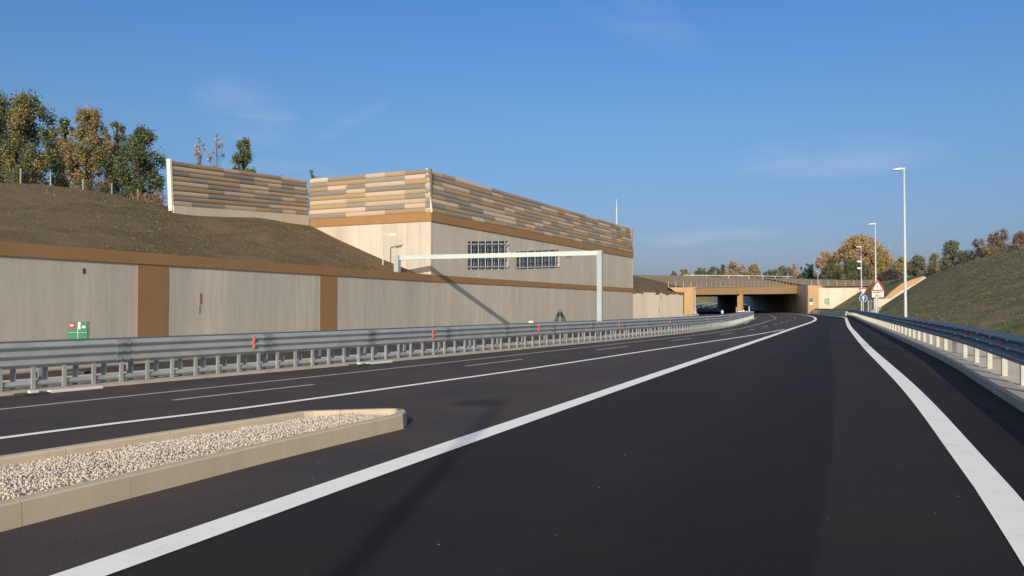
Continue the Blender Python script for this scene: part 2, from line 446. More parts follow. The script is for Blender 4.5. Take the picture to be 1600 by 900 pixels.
def fast_mesh(name, verts, quads, tints, mat, parent=None):
    """numpy mesh of quads or tris (all the same size), one tint per face"""
    me = bpy.data.meshes.new(name)
    nv, nf, k = len(verts), len(quads), quads.shape[1]
    me.vertices.add(nv); me.vertices.foreach_set('co', verts.astype(np.float32).ravel())
    me.loops.add(nf * k); me.loops.foreach_set('vertex_index', quads.astype(np.int32).ravel())
    me.polygons.add(nf)
    me.polygons.foreach_set('loop_start', np.arange(0, nf * k, k, dtype=np.int32))
    me.polygons.foreach_set('loop_total', np.full(nf, k, dtype=np.int32))
    ca = me.color_attributes.new('tint', 'FLOAT_COLOR', 'CORNER')
    t = np.concatenate([tints, np.ones((nf, 1))], 1)
    ca.data.foreach_set('color', np.repeat(t, k, 0).astype(np.float32).ravel())
    me.materials.append(M[mat]); me.update(calc_edges=True); me.validate()
    o = bpy.data.objects.new(name, me)
    link(o)
    if parent:
        o.parent = parent
        o.matrix_parent_inverse = wm(parent).inverted()
    return o

def smooth_path(pts, step=1.0):
    """Catmull-Rom through pts, resampled by arc length; pts may have 2 or 3 coordinates"""
    P = [np.array(p, float) for p in pts]
    P = [2 * P[0] - P[1]] + P + [2 * P[-1] - P[-2]]
    out = []
    for i in range(1, len(P) - 2):
        for t in np.linspace(0, 1, 24, endpoint=False):
            a, b, c, d = P[i - 1:i + 3]
            out.append(0.5 * (2 * b + (c - a) * t + (2 * a - 5 * b + 4 * c - d) * t * t + (3 * b - a - 3 * c + d) * t ** 3))
    out.append(P[-2]); out = np.array(out)
    return resample(out, step)

def resample(pts, step):
    pts = np.array(pts, float)
    s = np.concatenate([[0], np.cumsum(np.linalg.norm(np.diff(pts[:, :2], axis=0), axis=1))])
    m = max(1, int(round(s[-1] / step)))
    q = np.linspace(0, s[-1], m + 1)
    return np.stack([np.interp(q, s, pts[:, k]) for k in range(pts.shape[1])], 1)

def arclen(p): return np.concatenate([[0], np.cumsum(np.linalg.norm(np.diff(p[:, :2], axis=0), axis=1))])
def normals(p):
    d = np.gradient(p[:, :2], axis=0); d /= np.linalg.norm(d, axis=1)[:, None]
    return np.stack([d[:, 1], -d[:, 0]], 1)      # to the right of travel
def offset(p, o):
    q = p.copy(); q[:, :2] += normals(p) * (np.array(o)[:, None] if np.ndim(o) else o)
    return q
def at_len(p, s):
    a = arclen(p); return np.array([np.interp(s, a, p[:, k]) for k in range(p.shape[1])])
def dir_at(p, s):
    d = at_len(p, s + .3) - at_len(p, s - .3); d = d[:2]; return d / np.linalg.norm(d)
def x_at(p, y): return float(np.interp(y, p[:, 1], p[:, 0]))
def s_at(p, y): return float(np.interp(y, p[:, 1], arclen(p)))

def sweep(mb, path, prof, closed=True, caps=True, z=None, u0=0.0):
    """profile points (offset right, height) swept along a 2D path"""
    nr = normals(path); a = arclen(path); k = len(prof)
    pl = np.concatenate([[0], np.cumsum([math.dist(prof[i], prof[(i + 1) % k]) for i in range(k)])])
    vs = []
    for i, p in enumerate(path):
        zz = (p[2] if path.shape[1] > 2 else 0) if z is None else z[i]
        for o, h in prof: vs.append((p[0] + nr[i][0] * o, p[1] + nr[i][1] * o, zz + h))
    fs = []; uv = []
    for i in range(len(path) - 1):
        for j in range(k if closed else k - 1):
            j2 = (j + 1) % k
            fs.append((i * k + j, i * k + j2, (i + 1) * k + j2, (i + 1) * k + j))
            uv.append([(u0 + a[i], pl[j]), (u0 + a[i], pl[j + 1]), (u0 + a[i + 1], pl[j + 1]), (u0 + a[i + 1], pl[j])])
    if closed and caps:
        fs.append(tuple(range(k))[::-1]); uv.append([(0, 0)] * k)
        fs.append(tuple((len(path) - 1) * k + j for j in range(k))); uv.append([(0, 0)] * k)
    mb.add(vs, fs, uv)
    return mb

def sheet(mb, A, B, z, cols=1, uscale=None):
    """flat strip between two paths with the same number of points; UV = metres from A, metres along"""
    n = len(A); a = arclen(A); vs = []; fs = []; uv = []
    for i in range(n):
        wdt = math.dist(A[i][:2], B[i][:2])
        for c in range(cols + 1):
            t = c / cols
            vs.append((A[i][0] * (1 - t) + B[i][0] * t, A[i][1] * (1 - t) + B[i][1] * t, z))
    W = cols + 1
    for i in range(n - 1):
        w0 = math.dist(A[i][:2], B[i][:2]); w1 = math.dist(A[i + 1][:2], B[i + 1][:2])
        for c in range(cols):
            fs.append((i * W + c, i * W + c + 1, (i + 1) * W + c + 1, (i + 1) * W + c))
            uv.append([(w0 * c / cols, a[i]), (w0 * (c + 1) / cols, a[i]), (w1 * (c + 1) / cols, a[i + 1]), (w1 * c / cols, a[i + 1])])
    mb.add(vs, fs, uv)
    return mb

# ------------------------------------------------------------------ plan of the place (metres, camera at the origin looking along +Y)
LINE_LEFT = smooth_path([(-25.5, -15), (-19.5, -5), (-8.4, 13.1), (-2.86, 22.4), (6.1, 38.3), (12.1, 49.3), (19.2, 65), (29.2, 91), (36.9, 112), (51.0, 160), (59.0, 195), (66, 235)])
LINE_MID = smooth_path([(-18.6, -10), (-12.4, 0.5), (-6.57, 10.27), (-4.46, 13.3), (-2.0, 17.4), (0.9, 22.4), (5.42, 30.8), (13.2, 45.0), (19.5, 57.4)])
LINE_THICK = smooth_path([(-9.2, -10), (-4.9, 0), (-2.72, 5.04), (-0.74, 9.75), (5.1, 23.3), (10.9, 36.6), (19.9, 57.4), (36.6, 96.6), (50.3, 135), (58.5, 165), (63.0, 195), (67, 225)])
LINE_RIGHT = smooth_path([(-3.1, -10), (1.2, 0), (3.81, 5.95), (4.98, 8.7), (8.38, 17.0), (14.3, 32.2), (20.7, 48.3), (28.0, 66.5), (39.7, 95), (49.0, 118), (56.0, 140), (63.2, 168), (66.0, 190), (69, 215), (72, 240)])
RAIL_RIGHT = smooth_path([(-5.5, -20), (0.9, -5), (9.3, 14.5), (13.3, 23.8), (19.6, 39.6), (25.6, 54.8), (42.3, 97), (51.5, 120), (58.6, 140), (66.2, 168), (67.3, 178)])
RAIL_LEFT = smooth_path([(-28.2, -14.5), (-19.0, 0.6), (-9.8, 15.6), (-6.8, 20.3), (-3.75, 25.2), (3.5, 37.4), (6.75, 43.2), (12.2, 53.6), (18.5, 68), (27.0, 92), (33.2, 110)])
WALL_A = resample([(-37.6, -40), (-13.2, 20.6), (-4.32, 42.5)], 2.0)
WALL_B = resample([(-4.32, 42.5), (11.34, 75)], 2.0)
WALL_C = resample([(11.34, 75), (17.75, 83)], 1.25)
ZW = 3.32

# ------------------------------------------------------------------ ground and roads
mb = MB()
mb.add([(-3000, -3000, -0.06), (3000, -3000, -0.06), (3000, 4000, -0.06), (-3000, 4000, -0.06)], [(0, 1, 2, 3)])
tag(mb.build('ground', 'turf_right'), kind='structure')

def by_y(path, ys): return np.array([[x_at(path, y), y] for y in ys])
ys = np.linspace(-12, 236, 125)
A_ = by_y(LINE_THICK, np.clip(ys, -10, 224)); A_[:, 1] = ys
mb = MB()
LA = np.array([[-46, -12], [-20, 13], [-6, 40], [9, 73], [28, 140], [34, 160], [41, 190], [50, 235]], float)
LA = np.array([[np.interp(y, LA[:, 1], LA[:, 0]), y] for y in ys])
RB = by_y(RAIL_RIGHT, np.clip(ys, -19, 178)); RB[:, 0] += 1.0
for i, y in enumerate(ys):
    if y > 178: RB[i, 0] = np.interp(y, [178, 190, 236], [67.9, 69, 75])
    RB[i, 1] = y
sheet(mb, LA, RB, 0.0, 8)
tag(mb.build('road', 'asphalt_main'), kind='structure')
mb = MB()
mb.add([(30, 236, -0.003), (130, 236, -0.003), (150, 420, 5), (50, 420, 5)], [(0, 1, 2, 3)])
tag(mb.build('road', 'asphalt_far'), kind='structure')

mb = MB()      # the newer, darker surfacing of the slip road
q = resample(LINE_RIGHT, 1.5); q = q[(q[:, 1] > -9) & (q[:, 1] < 214)]
RT = by_y(LINE_THICK, np.clip(q[:, 1], -10, 220))
RT[:, 1] = q[:, 1]
# cross direction: shift along the normal of the right line
nn = normals(q)
LT = []
for p, d in zip(q, nn):
    best = None
    for t in np.linspace(0.5, 14, 271):
        c = p - d * t
        if c[0] < x_at(LINE_THICK, c[1]): best = c; break
    LT.append(best if best is not None else p - d * 3)
sheet(mb, q[:, :2], np.array(LT), 0.004, 8)
tag(mb.build('slip_road', 'asphalt_ramp'), kind='structure')
mb = MB()
sheet(mb, offset(q, 2.3)[:, :2], q[:, :2], 0.0035, 2)
tag(mb.build('shoulder', 'asphalt_ramp'), kind='structure')

for (ya, yb) in ((33.0, 31.0), (45.0, 42.5)):
    mb = MB(); a_ = np.array([x_at(LINE_THICK, ya) + .3, ya]); b_ = np.array([x_at(RAIL_RIGHT, yb) - .5, yb])
    d_ = (b_ - a_) / np.linalg.norm(b_ - a_); n_2 = np.array([-d_[1], d_[0]]) * .03
    mb.add([(*(a_ - n_2), .0155), (*(b_ - n_2), .0155), (*(b_ + n_2), .0155), (*(a_ + n_2), .0155)], [(0, 1, 2, 3)])
    tag(mb.build('road_joint', 'tar'), kind='structure')
def stripe(name, path, wdt, z, mat):
    mb = MB(); sheet(mb, offset(path, -wdt / 2), offset(path, wdt / 2), z)
    o = mb.build(name, mat); tag(o, kind='structure'); return o
stripe('road_edge_line', LINE_LEFT, 0.14, 0.009, 'line_thin')
stripe('road_edge_line', LINE_MID, 0.17, 0.009, 'line_paint')
stripe('road_edge_line', LINE_THICK, 0.32, 0.012, 'line_paint')
stripe('road_edge_line', LINE_RIGHT, 0.32, 0.012, 'line_paint')
# dashes between the lanes
DASH = smooth_path([(-11.2, 6), (-6.0, 14.55), (-3.96, 17.8), (-0.93, 23.2), (3.6, 31.4), (8.0, 39.4), (15.2, 53), (22.0, 68.5), (31.8, 92), (40, 113), (53.8, 160), (62, 200)])
mb = MB(); s0 = s_at(DASH, 14.5) - 9.5; Ltot = arclen(DASH)[-1]
while s0 < Ltot - 4:
    ln = 3.4
    seg = np.array([at_len(DASH, s0 + t * ln) for t in np.linspace(0, 1, 5)])
    sheet(mb, offset(seg, -0.07), offset(seg, 0.07), 0.009)
    s0 += 9.4 if s0 < 75 else 7.5
tag(mb.build('lane_marking', 'line_thin'), kind='structure')

# concrete strip under the left barrier and gravel verge up to the wall
rl = resample(RAIL_LEFT, 1.0)
mb = MB(); sweep(mb, rl, [(0.42, -0.02), (0.42, 0.03), (0.38, 0.045), (-1.25, 0.045), (-1.25, -0.02)])
tag(mb.build('kerb', 'kerb_strip_concrete'), kind='structure')
rr = resample(RAIL_RIGHT, 1.0)
mb = MB(); sweep(mb, rr, [(-0.38, -0.02), (-0.38, 0.15), (-0.34, 0.19), (-0.02, 0.19), (-0.02, -0.02)])
tag(mb.build('kerb', 'kerb_strip_concrete'), kind='structure')
mb = MB(); sweep(mb, rr, [(0.0, -0.02), (0.0, 0.17), (1.55, 0.2), (1.7, -0.02)])
tag(mb.build('verge', 'concrete_light'), kind='structure')

mb = MB(); sweep(mb, rl, [(-1.25, -0.02), (-1.25, 0.03), (-2.6, 0.03), (-2.65, -0.02)])
tag(mb.build('verge', 'concrete_light'), kind='structure')
mb = MB(); wv = WALL_A[(WALL_A[:, 1] > -20)]; sweep(mb, wv, [(0.02, -0.02), (0.02, 0.05), (0.9, 0.04), (0.9, -0.02)])
tag(mb.build('verge', 'kerb_strip_concrete'), kind='structure')

# ------------------------------------------------------------------ earth banks
def bank(name, stations, rows, mat, wob=0.12, seed=1, useed=0):
    """stations: list of dicts of row points [(x, y, z), ...] ; densified and roughened"""
    S = np.array(stations, float)                 # n x r x 3
    n, r, _ = S.shape
    # densify along rows
    K = rows
    cols = []
    for j in range(r - 1):
        for t in np.linspace(0, 1, K[j], endpoint=False): cols.append(S[:, j] * (1 - t) + S[:, j + 1] * t)
    cols.append(S[:, -1]); G = np.stack(cols, 1)
    rng = np.random.RandomState(seed)
    ph = rng.rand(8, 3) * 6.28; fr = rng.uniform(0.15, 1.4, (8, 2))
    X, Y = G[..., 0], G[..., 1]
    h = sum(np.sin(X * fr[k, 0] + Y * fr[k, 1] * (1 if k % 2 else -1) + ph[k, 0]) * (0.5 / (0.4 + fr[k].sum())) for k in range(8))
    fade = np.ones(G.shape[1]); fade[0] = 0; fade[1] = 0.3
    G[..., 2] += h * wob * fade[None, :]
    mb = MB(); n, r, _ = G.shape
    vs = G.reshape(-1, 3).tolist(); fs = []; uv = []
    for i in range(n - 1):
        for j in range(r - 1):
            f = (i * r + j, (i + 1) * r + j, (i + 1) * r + j + 1, i * r + j + 1); fs.append(f)
            uv.append([(a, b) for a, b in ((i, j), (i + 1, j), (i + 1, j + 1), (i, j + 1))])
    mb.add(vs, fs, uv)
    o = mb.build(name, mat, smooth=True); tag(o, kind='structure')
    return o, G

# left bank: climbs from the wall coping to a crest
def left_stations():
    key = [(-37.6, -40, 3.3, 10.5, 6.55), (-13.2, 20.6, 3.3, 10.2, 6.5), (-7.3, 35.1, 3.3, 8.8, 6.45), (-4.32, 42.5, 3.3, 9.0, 6.7), (11.34, 75, 3.15, 11, 6.6), (17.75, 83.2, 3.1, 13, 6.9), (24.6, 110, 4.0, 15, 7.8), (32.4, 144, 4.8, 16, 8.3), (33.0, 156, 5.2, 16, 8.6)]
    k = np.array(key, float); p = resample(k, 1.0); nr = normals(p)
    out = []
    for q, d in zip(p, nr):
        x, y, z0, co, zc = q
        row = []
        for o, z in ((0.25, z0 - 0.12), (0.9, z0 + 0.15), (co, zc), (co + 3, zc + 0.35), (co + 30, zc + 0.9), (co + 220, zc + 2)):
            row.append((x - d[0] * o, y - d[1] * o, z))
        out.append(row)
    return out
LB, LG = bank('hillside', left_stations(), [1, 24, 5, 8, 3], 'turf_left', 0.10, 3)

def right_stations():
    p = resample(RAIL_RIGHT, 1.2); p = p[p[:, 1] < 177.5]; nr = normals(p); out = []
    for q, d in zip(p, nr):
        x, y = q[0], q[1]
        row = []
        zc = float(np.interp(y, [20, 40, 75, 110, 150, 178], [5.3, 5.7, 6.9, 7.5, 7.3, 7.0]))
        for o, z in ((1.6, 0.16), (3.4, 1.0), (12.6, zc - 0.2), (14.5, zc + 0.2), (40, zc + 0.8), (240, zc + 2)):
            row.append((x + d[0] * o, y + d[1] * o, z))
        out.append(row[::-1][::-1])
    return out
st = right_stations()
RBK, RG = bank('hillside', st, [3, 22, 4, 6, 3], 'turf_right', 0.10, 5)
RBK.data.flip_normals()

# earth over the underpass
def berm_stations():
    fr = [(-60, 190, 6.6, 2, 7.5), (0, 172, 6.3, 14, 8.2), (22, 150, 5.0, 20, 8.4), (30, 141.5, 4.75, 26, 8.3), (33.3, 145.4, 4.85, 30, 8.5), (67.9, 190.6, 6.5, 22, 9.4), (68.3, 180.5, 6.15, 30, 9.3), (70, 178.4, 6.1, 32, 9.2), (80.5, 177.6, 6.15, 34, 9.0), (84, 177, 6.8, 30, 8.6), (100, 172, 7.3, 30, 8.4), (200, 150, 8.6, 30, 9)]
    k = np.array(fr, float); p = resample(k, 1.2); out = []
    for x, y, z0, dy, zc in p:
        t = 0.1
        over = 32.6 < x < 84
        t = 0.1 if x < 84 else -0.45
        ye = np.interp(x, [33, 52, 84], [236, 238, 262]) - y
        m_ = min(dy + 10, ye - 4)
        if over: rw_ = ((0.0, z0 - 0.05), (0.8, z0 + 0.1), (dy, zc - 0.2), (dy + 2, zc), (m_, zc + 0.1), (ye, zc - .2))
        else: rw_ = ((0.0, z0 - 0.05), (0.8, z0 + 0.1), (dy, zc - 0.2), (dy + 2, zc), (dy + 60, zc + 0.3), (dy + 700, zc + 2))
        out.append([(x - t * o, y + o, z) for o, z in rw_])
    return out
BM, BG = bank('hillside', berm_stations(), [1, 14, 3, 6, 3], 'turf_brown', 0.09, 9)
BM.data.flip_normals()
# slope beyond the far end of the underpass
mb = MB()
P = []
for i in range(25):
    x = 40 + i * 5
    P.append([(x, 330 - 0.25 * (x - 40), 1.8), (x + 3, 352 - 0.25 * (x - 40), 9.0), (x + 8, 420, 10.0)])
o, _g = bank('hillside', P, [8, 3], 'turf_right', 0.15, 11)

def _trail_note(): pass
def grid_z(G, x, y):
    d = (G[..., 0] - x) ** 2 + (G[..., 1] - y) ** 2
    i = np.argmin(d); return float(G[..., 2].ravel()[i])

# ------------------------------------------------------------------ left retaining wall
gold_w = 0
root = empty('retaining_wall', (-13.2, 20.6, 0), 0, 'long grey concrete retaining wall with ochre coping and pilasters behind left barrier', 'wall')
mb = MB()
full = np.concatenate([WALL_A, WALL_B[1:]])
sweep(mb, full[:, :2], [(0, -0.1), (0, 3.0), (-0.35, 3.0), (-0.35, -0.1)])
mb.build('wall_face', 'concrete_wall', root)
mb = MB(); sweep(mb, WALL_C, [(0, -0.1), (0, 3.0), (-0.35, 3.0), (-0.35, -0.1)], z=np.interp(WALL_C[:, 1], [75, 83], [0.0, -0.05]))
tag(mb.build('far_wall_face', 'concrete_light', root), 'paler concrete stretch of the wall before the underpass')  # stronger sun on this stretch put into a paler concrete colour
mb = MB()
cp = full[full[:, 1] <= 76.5]
sweep(mb, cp, [(0.05, 3.0), (0.05, 3.36), (-0.45, 3.36), (-0.45, 3.0)])
cpart = mb.build('coping', 'gold_paint', root)
def along(path, ratio):
    """station where the path crosses the sight ratio x/y"""
    p = resample(path, 0.05); return int(np.argmin(abs(p[:, 0] / p[:, 1] - ratio))), p
for r0, r1 in ((-0.468, -0.428), (-0.240, -0.2168)):
    i0, p = along(WALL_A[WALL_A[:, 1] > 5], r0); i1, _ = along(WALL_A[WALL_A[:, 1] > 5], r1)
    mb = MB(); sweep(mb, p[i0:i1 + 1:max(1, (i1 - i0) // 4)], [(0.02, -0.1), (0.02, 2.997), (-0.1, 2.997), (-0.1, -0.1)])
    mb.build('pilaster', 'gold_paint', root)
def on_wall(path, ratio, z0, z1, wd, mat, name, out=0.012, parent=root):
    i, p = along(path, ratio); d = p[min(i + 3, len(p) - 1)] - p[i - 3]; d /= np.linalg.norm(d[:2]); n = (d[1], -d[0])
    c = (p[i][0] + n[0] * out / 2, p[i][1] + n[1] * out / 2, (z0 + z1) / 2)
    mb = MB().box(c, (wd, out, z1 - z0), math.atan2(d[1], d[0])); return mb.build(name, mat, parent)
fw = WALL_A[WALL_A[:, 1] > 5]
on_wall(fw, -0.389, 1.75, 2.12, 0.10, 'red_paint', 'paint_mark')
on_wall(fw, -0.3905, 1.45, 1.70, 0.05, 'galvanised_dull', 'drain_slot')
on_wall(fw, -0.5360, 2.62, 2.78, 0.07, 'dark_metal', 'drain_slot')
on_wall(WALL_C, 0.186, 2.25, 2.75, 0.07, 'dark_metal', 'drain_slot')
on_wall(WALL_C, 0.184, 1.0, 1.5, 0.06, 'dark_metal', 'drain_slot')
# ragged soil edge lying over the far wall top
mb = MB()
rng = random.Random(4)
pc = resample(WALL_C, 0.7)
nr = normals(pc)
for i in range(0, len(pc)):
    p, d = pc[i], nr[i]; zt = 2.86
    if rng.random() < .8:
        mb.box((p[0] - d[0] * .2, p[1] - d[1] * .2, zt + .12 + rng.uniform(-.05, .08)), (0.9, 0.5, 0.18 + rng.uniform(0, .08)), math.atan2(nr[i][0], -nr[i][1]) + rng.uniform(-.2, .2), rng.uniform(-.2, .2))
o = mb.build('soil_edge', 'turf_left'); tag(o, kind='structure')

# ------------------------------------------------------------------ building with ribbed cladding
C0 = Vector((-4.32, 42.5)); C1 = Vector((11.34, 75.0))
bd = (C1 - C0).normalized(); bn = Vector((bd.y, -bd.x)); BL = (C1 - C0).length
back = Vector((-0.901, 0.434)); BW = 8.1
C2 = C0 + back * BW; C3 = C1 + back * BW
bld = empty('plant_building', (C0.x, C0.y, 0), 0, 'long concrete building clad above in beige, grey and ochre ribs beside the motorway', 'building')
Z0, ZB, ZC, ZT = ZW + 0.04, 6.22, 6.68, 9.02
def wall_quad(mb, a, b, z0, z1, th=0.3, zb0=None, zb1=None):
    d = (b - a).normalized(); n = Vector((d.y, -d.x)); L_ = (b - a).length
    m = max(1, int(L_ / 4))
    p = resample([tuple(a), tuple(b)], L_ / m)
    sweep(mb, p, [(0, z0), (0, z1), (-th, z1), (-th, z0)])
mb = MB()
# front wall with window openings (panels between openings)
W1 = (C0 + bd * ((Vector((-2.51, 46.2)) - C0).dot(bd)), C0 + bd * ((Vector((-0.2, 51.0)) - C0).dot(bd)))
def fs_(D): return (D - 42.5) / bd.y
wins = [(fs_(46.2), fs_(51.0), (3.79, 5.43), (4.05, 5.84)), (fs_(52.1), fs_(58.7), (4.08, 5.24), (4.48, 5.84))]
def fp(s, z, o=0.0): q = C0 + bd * s + bn * o; return (q.x, q.y, z)
def panel(mb, s0, s1, zl0, zl1, zr0, zr1, o=0.0):
    a, b, c, d = fp(s0, zl0, o), fp(s1, zr0, o), fp(s1, zr1, o), fp(s0, zl1, o)
    mb.add([a, b, c, d], [(0, 1, 2, 3)], [[(s0 + 100, zl0), (s1 + 100, zr0), (s1 + 100, zr1), (s0 + 100, zl1)]])
ss = [0.0, wins[0][0], wins[0][1], wins[1][0], wins[1][1], BL]
FO = -0.012
panel(mb, 0, wins[0][0], 2.9, ZB, 2.9, ZB, FO); panel(mb, wins[0][1], wins[1][0], 2.9, ZB, 2.9, ZB, FO); panel(mb, wins[1][1], BL, 2.9, ZB, 2.9, ZB, FO)
for s0, s1, zl, zr in wins:
    panel(mb, s0, s1, 2.9, zl[0], 2.9, zr[0], FO); panel(mb, s0, s1, zl[1], ZB, zr[1], ZB, FO)
    for (a, b) in (((s0, zl[0]), (s0, zl[1])), ((s1, zr[0]), (s1, zr[1])), ((s0, zl[0]), (s1, zr[0])), ((s0, zl[1]), (s1, zr[1]))):
        mb.add([fp(a[0], a[1], FO), fp(b[0], b[1], FO), fp(b[0], b[1], -0.16), fp(a[0], a[1], -0.16)], [(0, 1, 2, 3)])
# sides, back
for a, b in ((C2, C0), (C1, C3), (C3, C2)):
    q = resample([tuple(a), tuple(b)], 2.0)
    sweep(mb, q, [(0, 2.9), (0, ZB), (-0.02, ZB), (-0.02, 2.9)], caps=False)
mb.build('wall', 'concrete_wall', bld)
# darker light-side concrete is one material: the face towards the sun is simply lit
mb = MB()
mb.add([(C0.x, C0.y, ZC - .3), (C1.x, C1.y, ZC - .3), (C3.x, C3.y, ZC - .3), (C2.x, C2.y, ZC - .3)], [(0, 1, 2, 3)])
mb.build('roof', 'concrete_plain', bld)
mb = MB()
for a, b in ((C0, C1), (C1, C3), (C3, C2), (C2, C0)):
    d = (b - a).normalized(); a2 = a - d * 0.04; b2 = b + d * 0.04
    n = Vector((d.y, -d.x))
    mb.bar((*(a2 + n * 0.0), (ZB + ZC) / 2), (*(b2 + n * 0.0), (ZB + ZC) / 2), 0.12, ZC - ZB)
mb.build('band', 'gold_paint', bld)
for s0, s1, zl, zr in wins:
    mbw = MB(); panel(mbw, s0, s1, zl[0], zl[1], zr[0], zr[1], -0.15)
    wn_ = mbw.build('window', 'glass', bld)
    mb = MB()
    nb = 6
    for k in range(nb):
        t = (k + 0.35) / nb; s = s0 + (s1 - s0) * t
        z0 = zl[0] + (zr[0] - zl[0]) * t - 0.04; z1 = zl[1] + (zr[1] - zl[1]) * t
        mb.bar(fp(s, z0, 0.03), fp(s, z1, 0.03), 0.028, 0.028)
    for fz in (0.10, 0.90) + ((0.5,) if s0 < 8 else ()):
        mb.bar(fp(s0, zl[0] + (zl[1] - zl[0]) * fz, 0.05), fp(s1, zr[0] + (zr[1] - zr[0]) * fz, 0.05), 0.04, 0.06)
    mb.build('window_bars', 'pole_white', wn_)
    mb = MB()
    for k in range(7):
        t = k / 6; s = s0 + (s1 - s0) * t
        mb.bar(fp(s, zl[0] + (zr[0] - zl[0]) * t, -0.1), fp(s, zl[1] + (zr[1] - zl[1]) * t, -0.1), 0.035, 0.03)
    for fz in (0.02, 0.33, 0.66, 0.98):
        mb.bar(fp(s0, zl[0] + (zl[1] - zl[0]) * fz, -0.1), fp(s1, zr[0] + (zr[1] - zr[0]) * fz, -0.1), 0.04, 0.05)
    mb.build('window_frame', 'steel_blue', wn_)

TINTS = [(0.56, 0.45, 0.36), (0.285, 0.26, 0.24), (0.40, 0.30, 0.195)]
def clad(a, b, z0, z1, zb1=None, lean=0.0, rows=9, mod=1.35, seed=0, parent=None, outn=None, name='cladding_panel', slope0=0.0):
    """half-round ribs stacked in rows between plan points a and b; z may change along the run (z0 -> z0 + slope0)"""
    rng = random.Random(seed)
    d = (b - a); Ln = d.length; d.normalize(); n = outn or Vector((d.y, -d.x))
    mb = MB(); h = (z1 - z0) / rows; last = -1
    nm = int(math.ceil(Ln / mod)); prev = [None] * nm
    for r in range(rows):
        i = 0; cur = [None] * nm; last = -1
        while i < nm:
            ln = rng.choice((1, 1, 2, 2, 3))
            opts = [c for c in (0, 1, 2) if c != last and c != prev[i]] or [c for c in (0, 1, 2) if c != last]
            c = rng.choice(opts); last = c
            s0 = i * mod; s1 = min(Ln, (i + ln) * mod)
            for k in range(i, min(nm, i + ln)): cur[k] = c
            v = rng.uniform(0.9, 1.1); mb.cur = tuple(x * v for x in TINTS[c])
            seg = 7; vs = []; fs = []; uv = []
            for e, s in enumerate((s0, s1)):
                zo = slope0 * s / Ln
                for k in range(seg + 1):
                    t = math.pi * k / seg
                    zz = z0 + h * r + h * (1 - math.cos(t)) / 2
                    oo = 0.03 + 0.055 * math.sin(t) - lean * (zz - z0) / (z1 - z0)
                    p = a + d * s + n * oo; vs.append((p.x, p.y, zz + zo))
            m = seg + 1
            for k in range(seg):
                fs.append((k, m + k, m + k + 1, k + 1)); uv.append([(s0, k * .05 + r), (s1, k * .05 + r), (s1, k * .05 + .05 + r), (s0, k * .05 + .05 + r)])
            mb.add(vs, fs, uv)
            i += ln
        prev = cur
    # backing slab
    mb.cur = (0.3, 0.28, 0.26)
    vs = []
    for s in (0, Ln):
        zo = slope0 * s / Ln
        for zz, l in ((z0, 0), (z1, lean)):
            for oo in (0.03, -0.12):
                p = a + d * s + n * (oo - l); vs.append((p.x, p.y, zz + zo))
    mb.add(vs, [(0, 1, 3, 2), (4, 6, 7, 5), (1, 5, 7, 3), (2, 3, 7, 6), (0, 4, 5, 1), (0, 2, 6, 4)])
    return mb.build(name, 'cladding', parent, tint=True)
LEAN = 0.30
o1 = clad(C0, C1, ZC, ZT, lean=LEAN, seed=3, parent=bld, mod=1.5)
o2 = clad(C2, C0, ZC, ZT, lean=0.0, seed=12, parent=bld, mod=1.3)
clad(C1, C3, ZC, ZT, seed=15, parent=bld); 
mb = MB()
mb.bar(fp(0.0, ZC, 0.06), (*(C0 - bn * (LEAN - .06) - bd * 0.02), ZT + 0.03), 0.09, 0.09)
mb.build('corner_trim', 'seal', bld)

# free-standing noise barrier running from the back corner
F0 = Vector((-15.4, 36.15)); F1 = Vector((C2.x - .15, C2.y - .1))
fin = empty('noise_barrier', (F0.x, F0.y, 6.0), 0, 'free-standing noise barrier of brown and grey ribs on the grassy bank crest', 'noise barrier')
fd = (F1 - F0).normalized()
clad(F0, F1, 6.24, 8.30, lean=0.15, seed=22, parent=fin, mod=1.15, slope0=0.66, rows=9)
mb = MB(); mb.bar((F0.x, F0.y, 5.87), (F1.x, F1.y, 6.53), 0.26, 0.74); mb.build('base', 'concrete_light', fin)
mb = MB(); e = F0 - fd * 0.05; fn = Vector((fd.y, -fd.x)); mb.bar((e.x, e.y, 6.0), (*(e - fn * 0.15), 8.36), 0.12, 0.2); mb.build('end_post', 'seal', fin)

# mast on the building
mst = empty('antenna_mast', (9.7, 74.0, ZC - .3), 0, 'thin white mast rising from the far end of the clad building', 'mast')
mb = MB().tube([(9.7, 74.0, ZC - .3), (9.7, 74.0, 10.4), (9.7, 74, 11.6)], [0.09, 0.07, 0.02], 8); mb.build('pole', 'pole_white', mst)

# portal frame
pr = empty('portal_frame', (4.42, 40.2, 0), 0, 'grey steel portal frame spanning from behind the left barrier over the wall', 'gantry')
PZ = 4.36; PZ2 = 4.18; pa = Vector((4.42, 40.2)); pb = Vector((-5.92, 41.25))
mb = MB(); mb.bar((*pa, 0.1), (*pa, PZ + 0.13), 0.25, 0.25, (0.39, .92, 0)); mb.build('post', 'portal_paint', pr)
mb = MB(); mb.bar((*pb, 3.2), (*pb, PZ2 + 0.13), 0.26, 0.26, (0.39, .92, 0)); mb.build('post', 'portal_paint', pr)
pd = (pa - pb).normalized()
mb = MB(); mb.bar((*(pb + pd * .13), PZ2), (*(pa - pd * .125), PZ), 0.22, 0.23); mb.build('beam', 'portal_paint', pr)
for t in (0.12, 0.52, 0.85):
    q = pb + (pa - pb) * t
    mb = MB(); mb.box((q.x, q.y, PZ - 0.19), (0.28, 0.16, 0.12), math.atan2(pd.y, pd.x)); mb.build('sensor', 'dark_metal', pr)
for q in (pa,):
    mb = MB(); mb.box((q.x, q.y, 0.135), (0.6, 0.6, 0.03), 0.4); mb.build('base_plate', 'galvanised', pr)

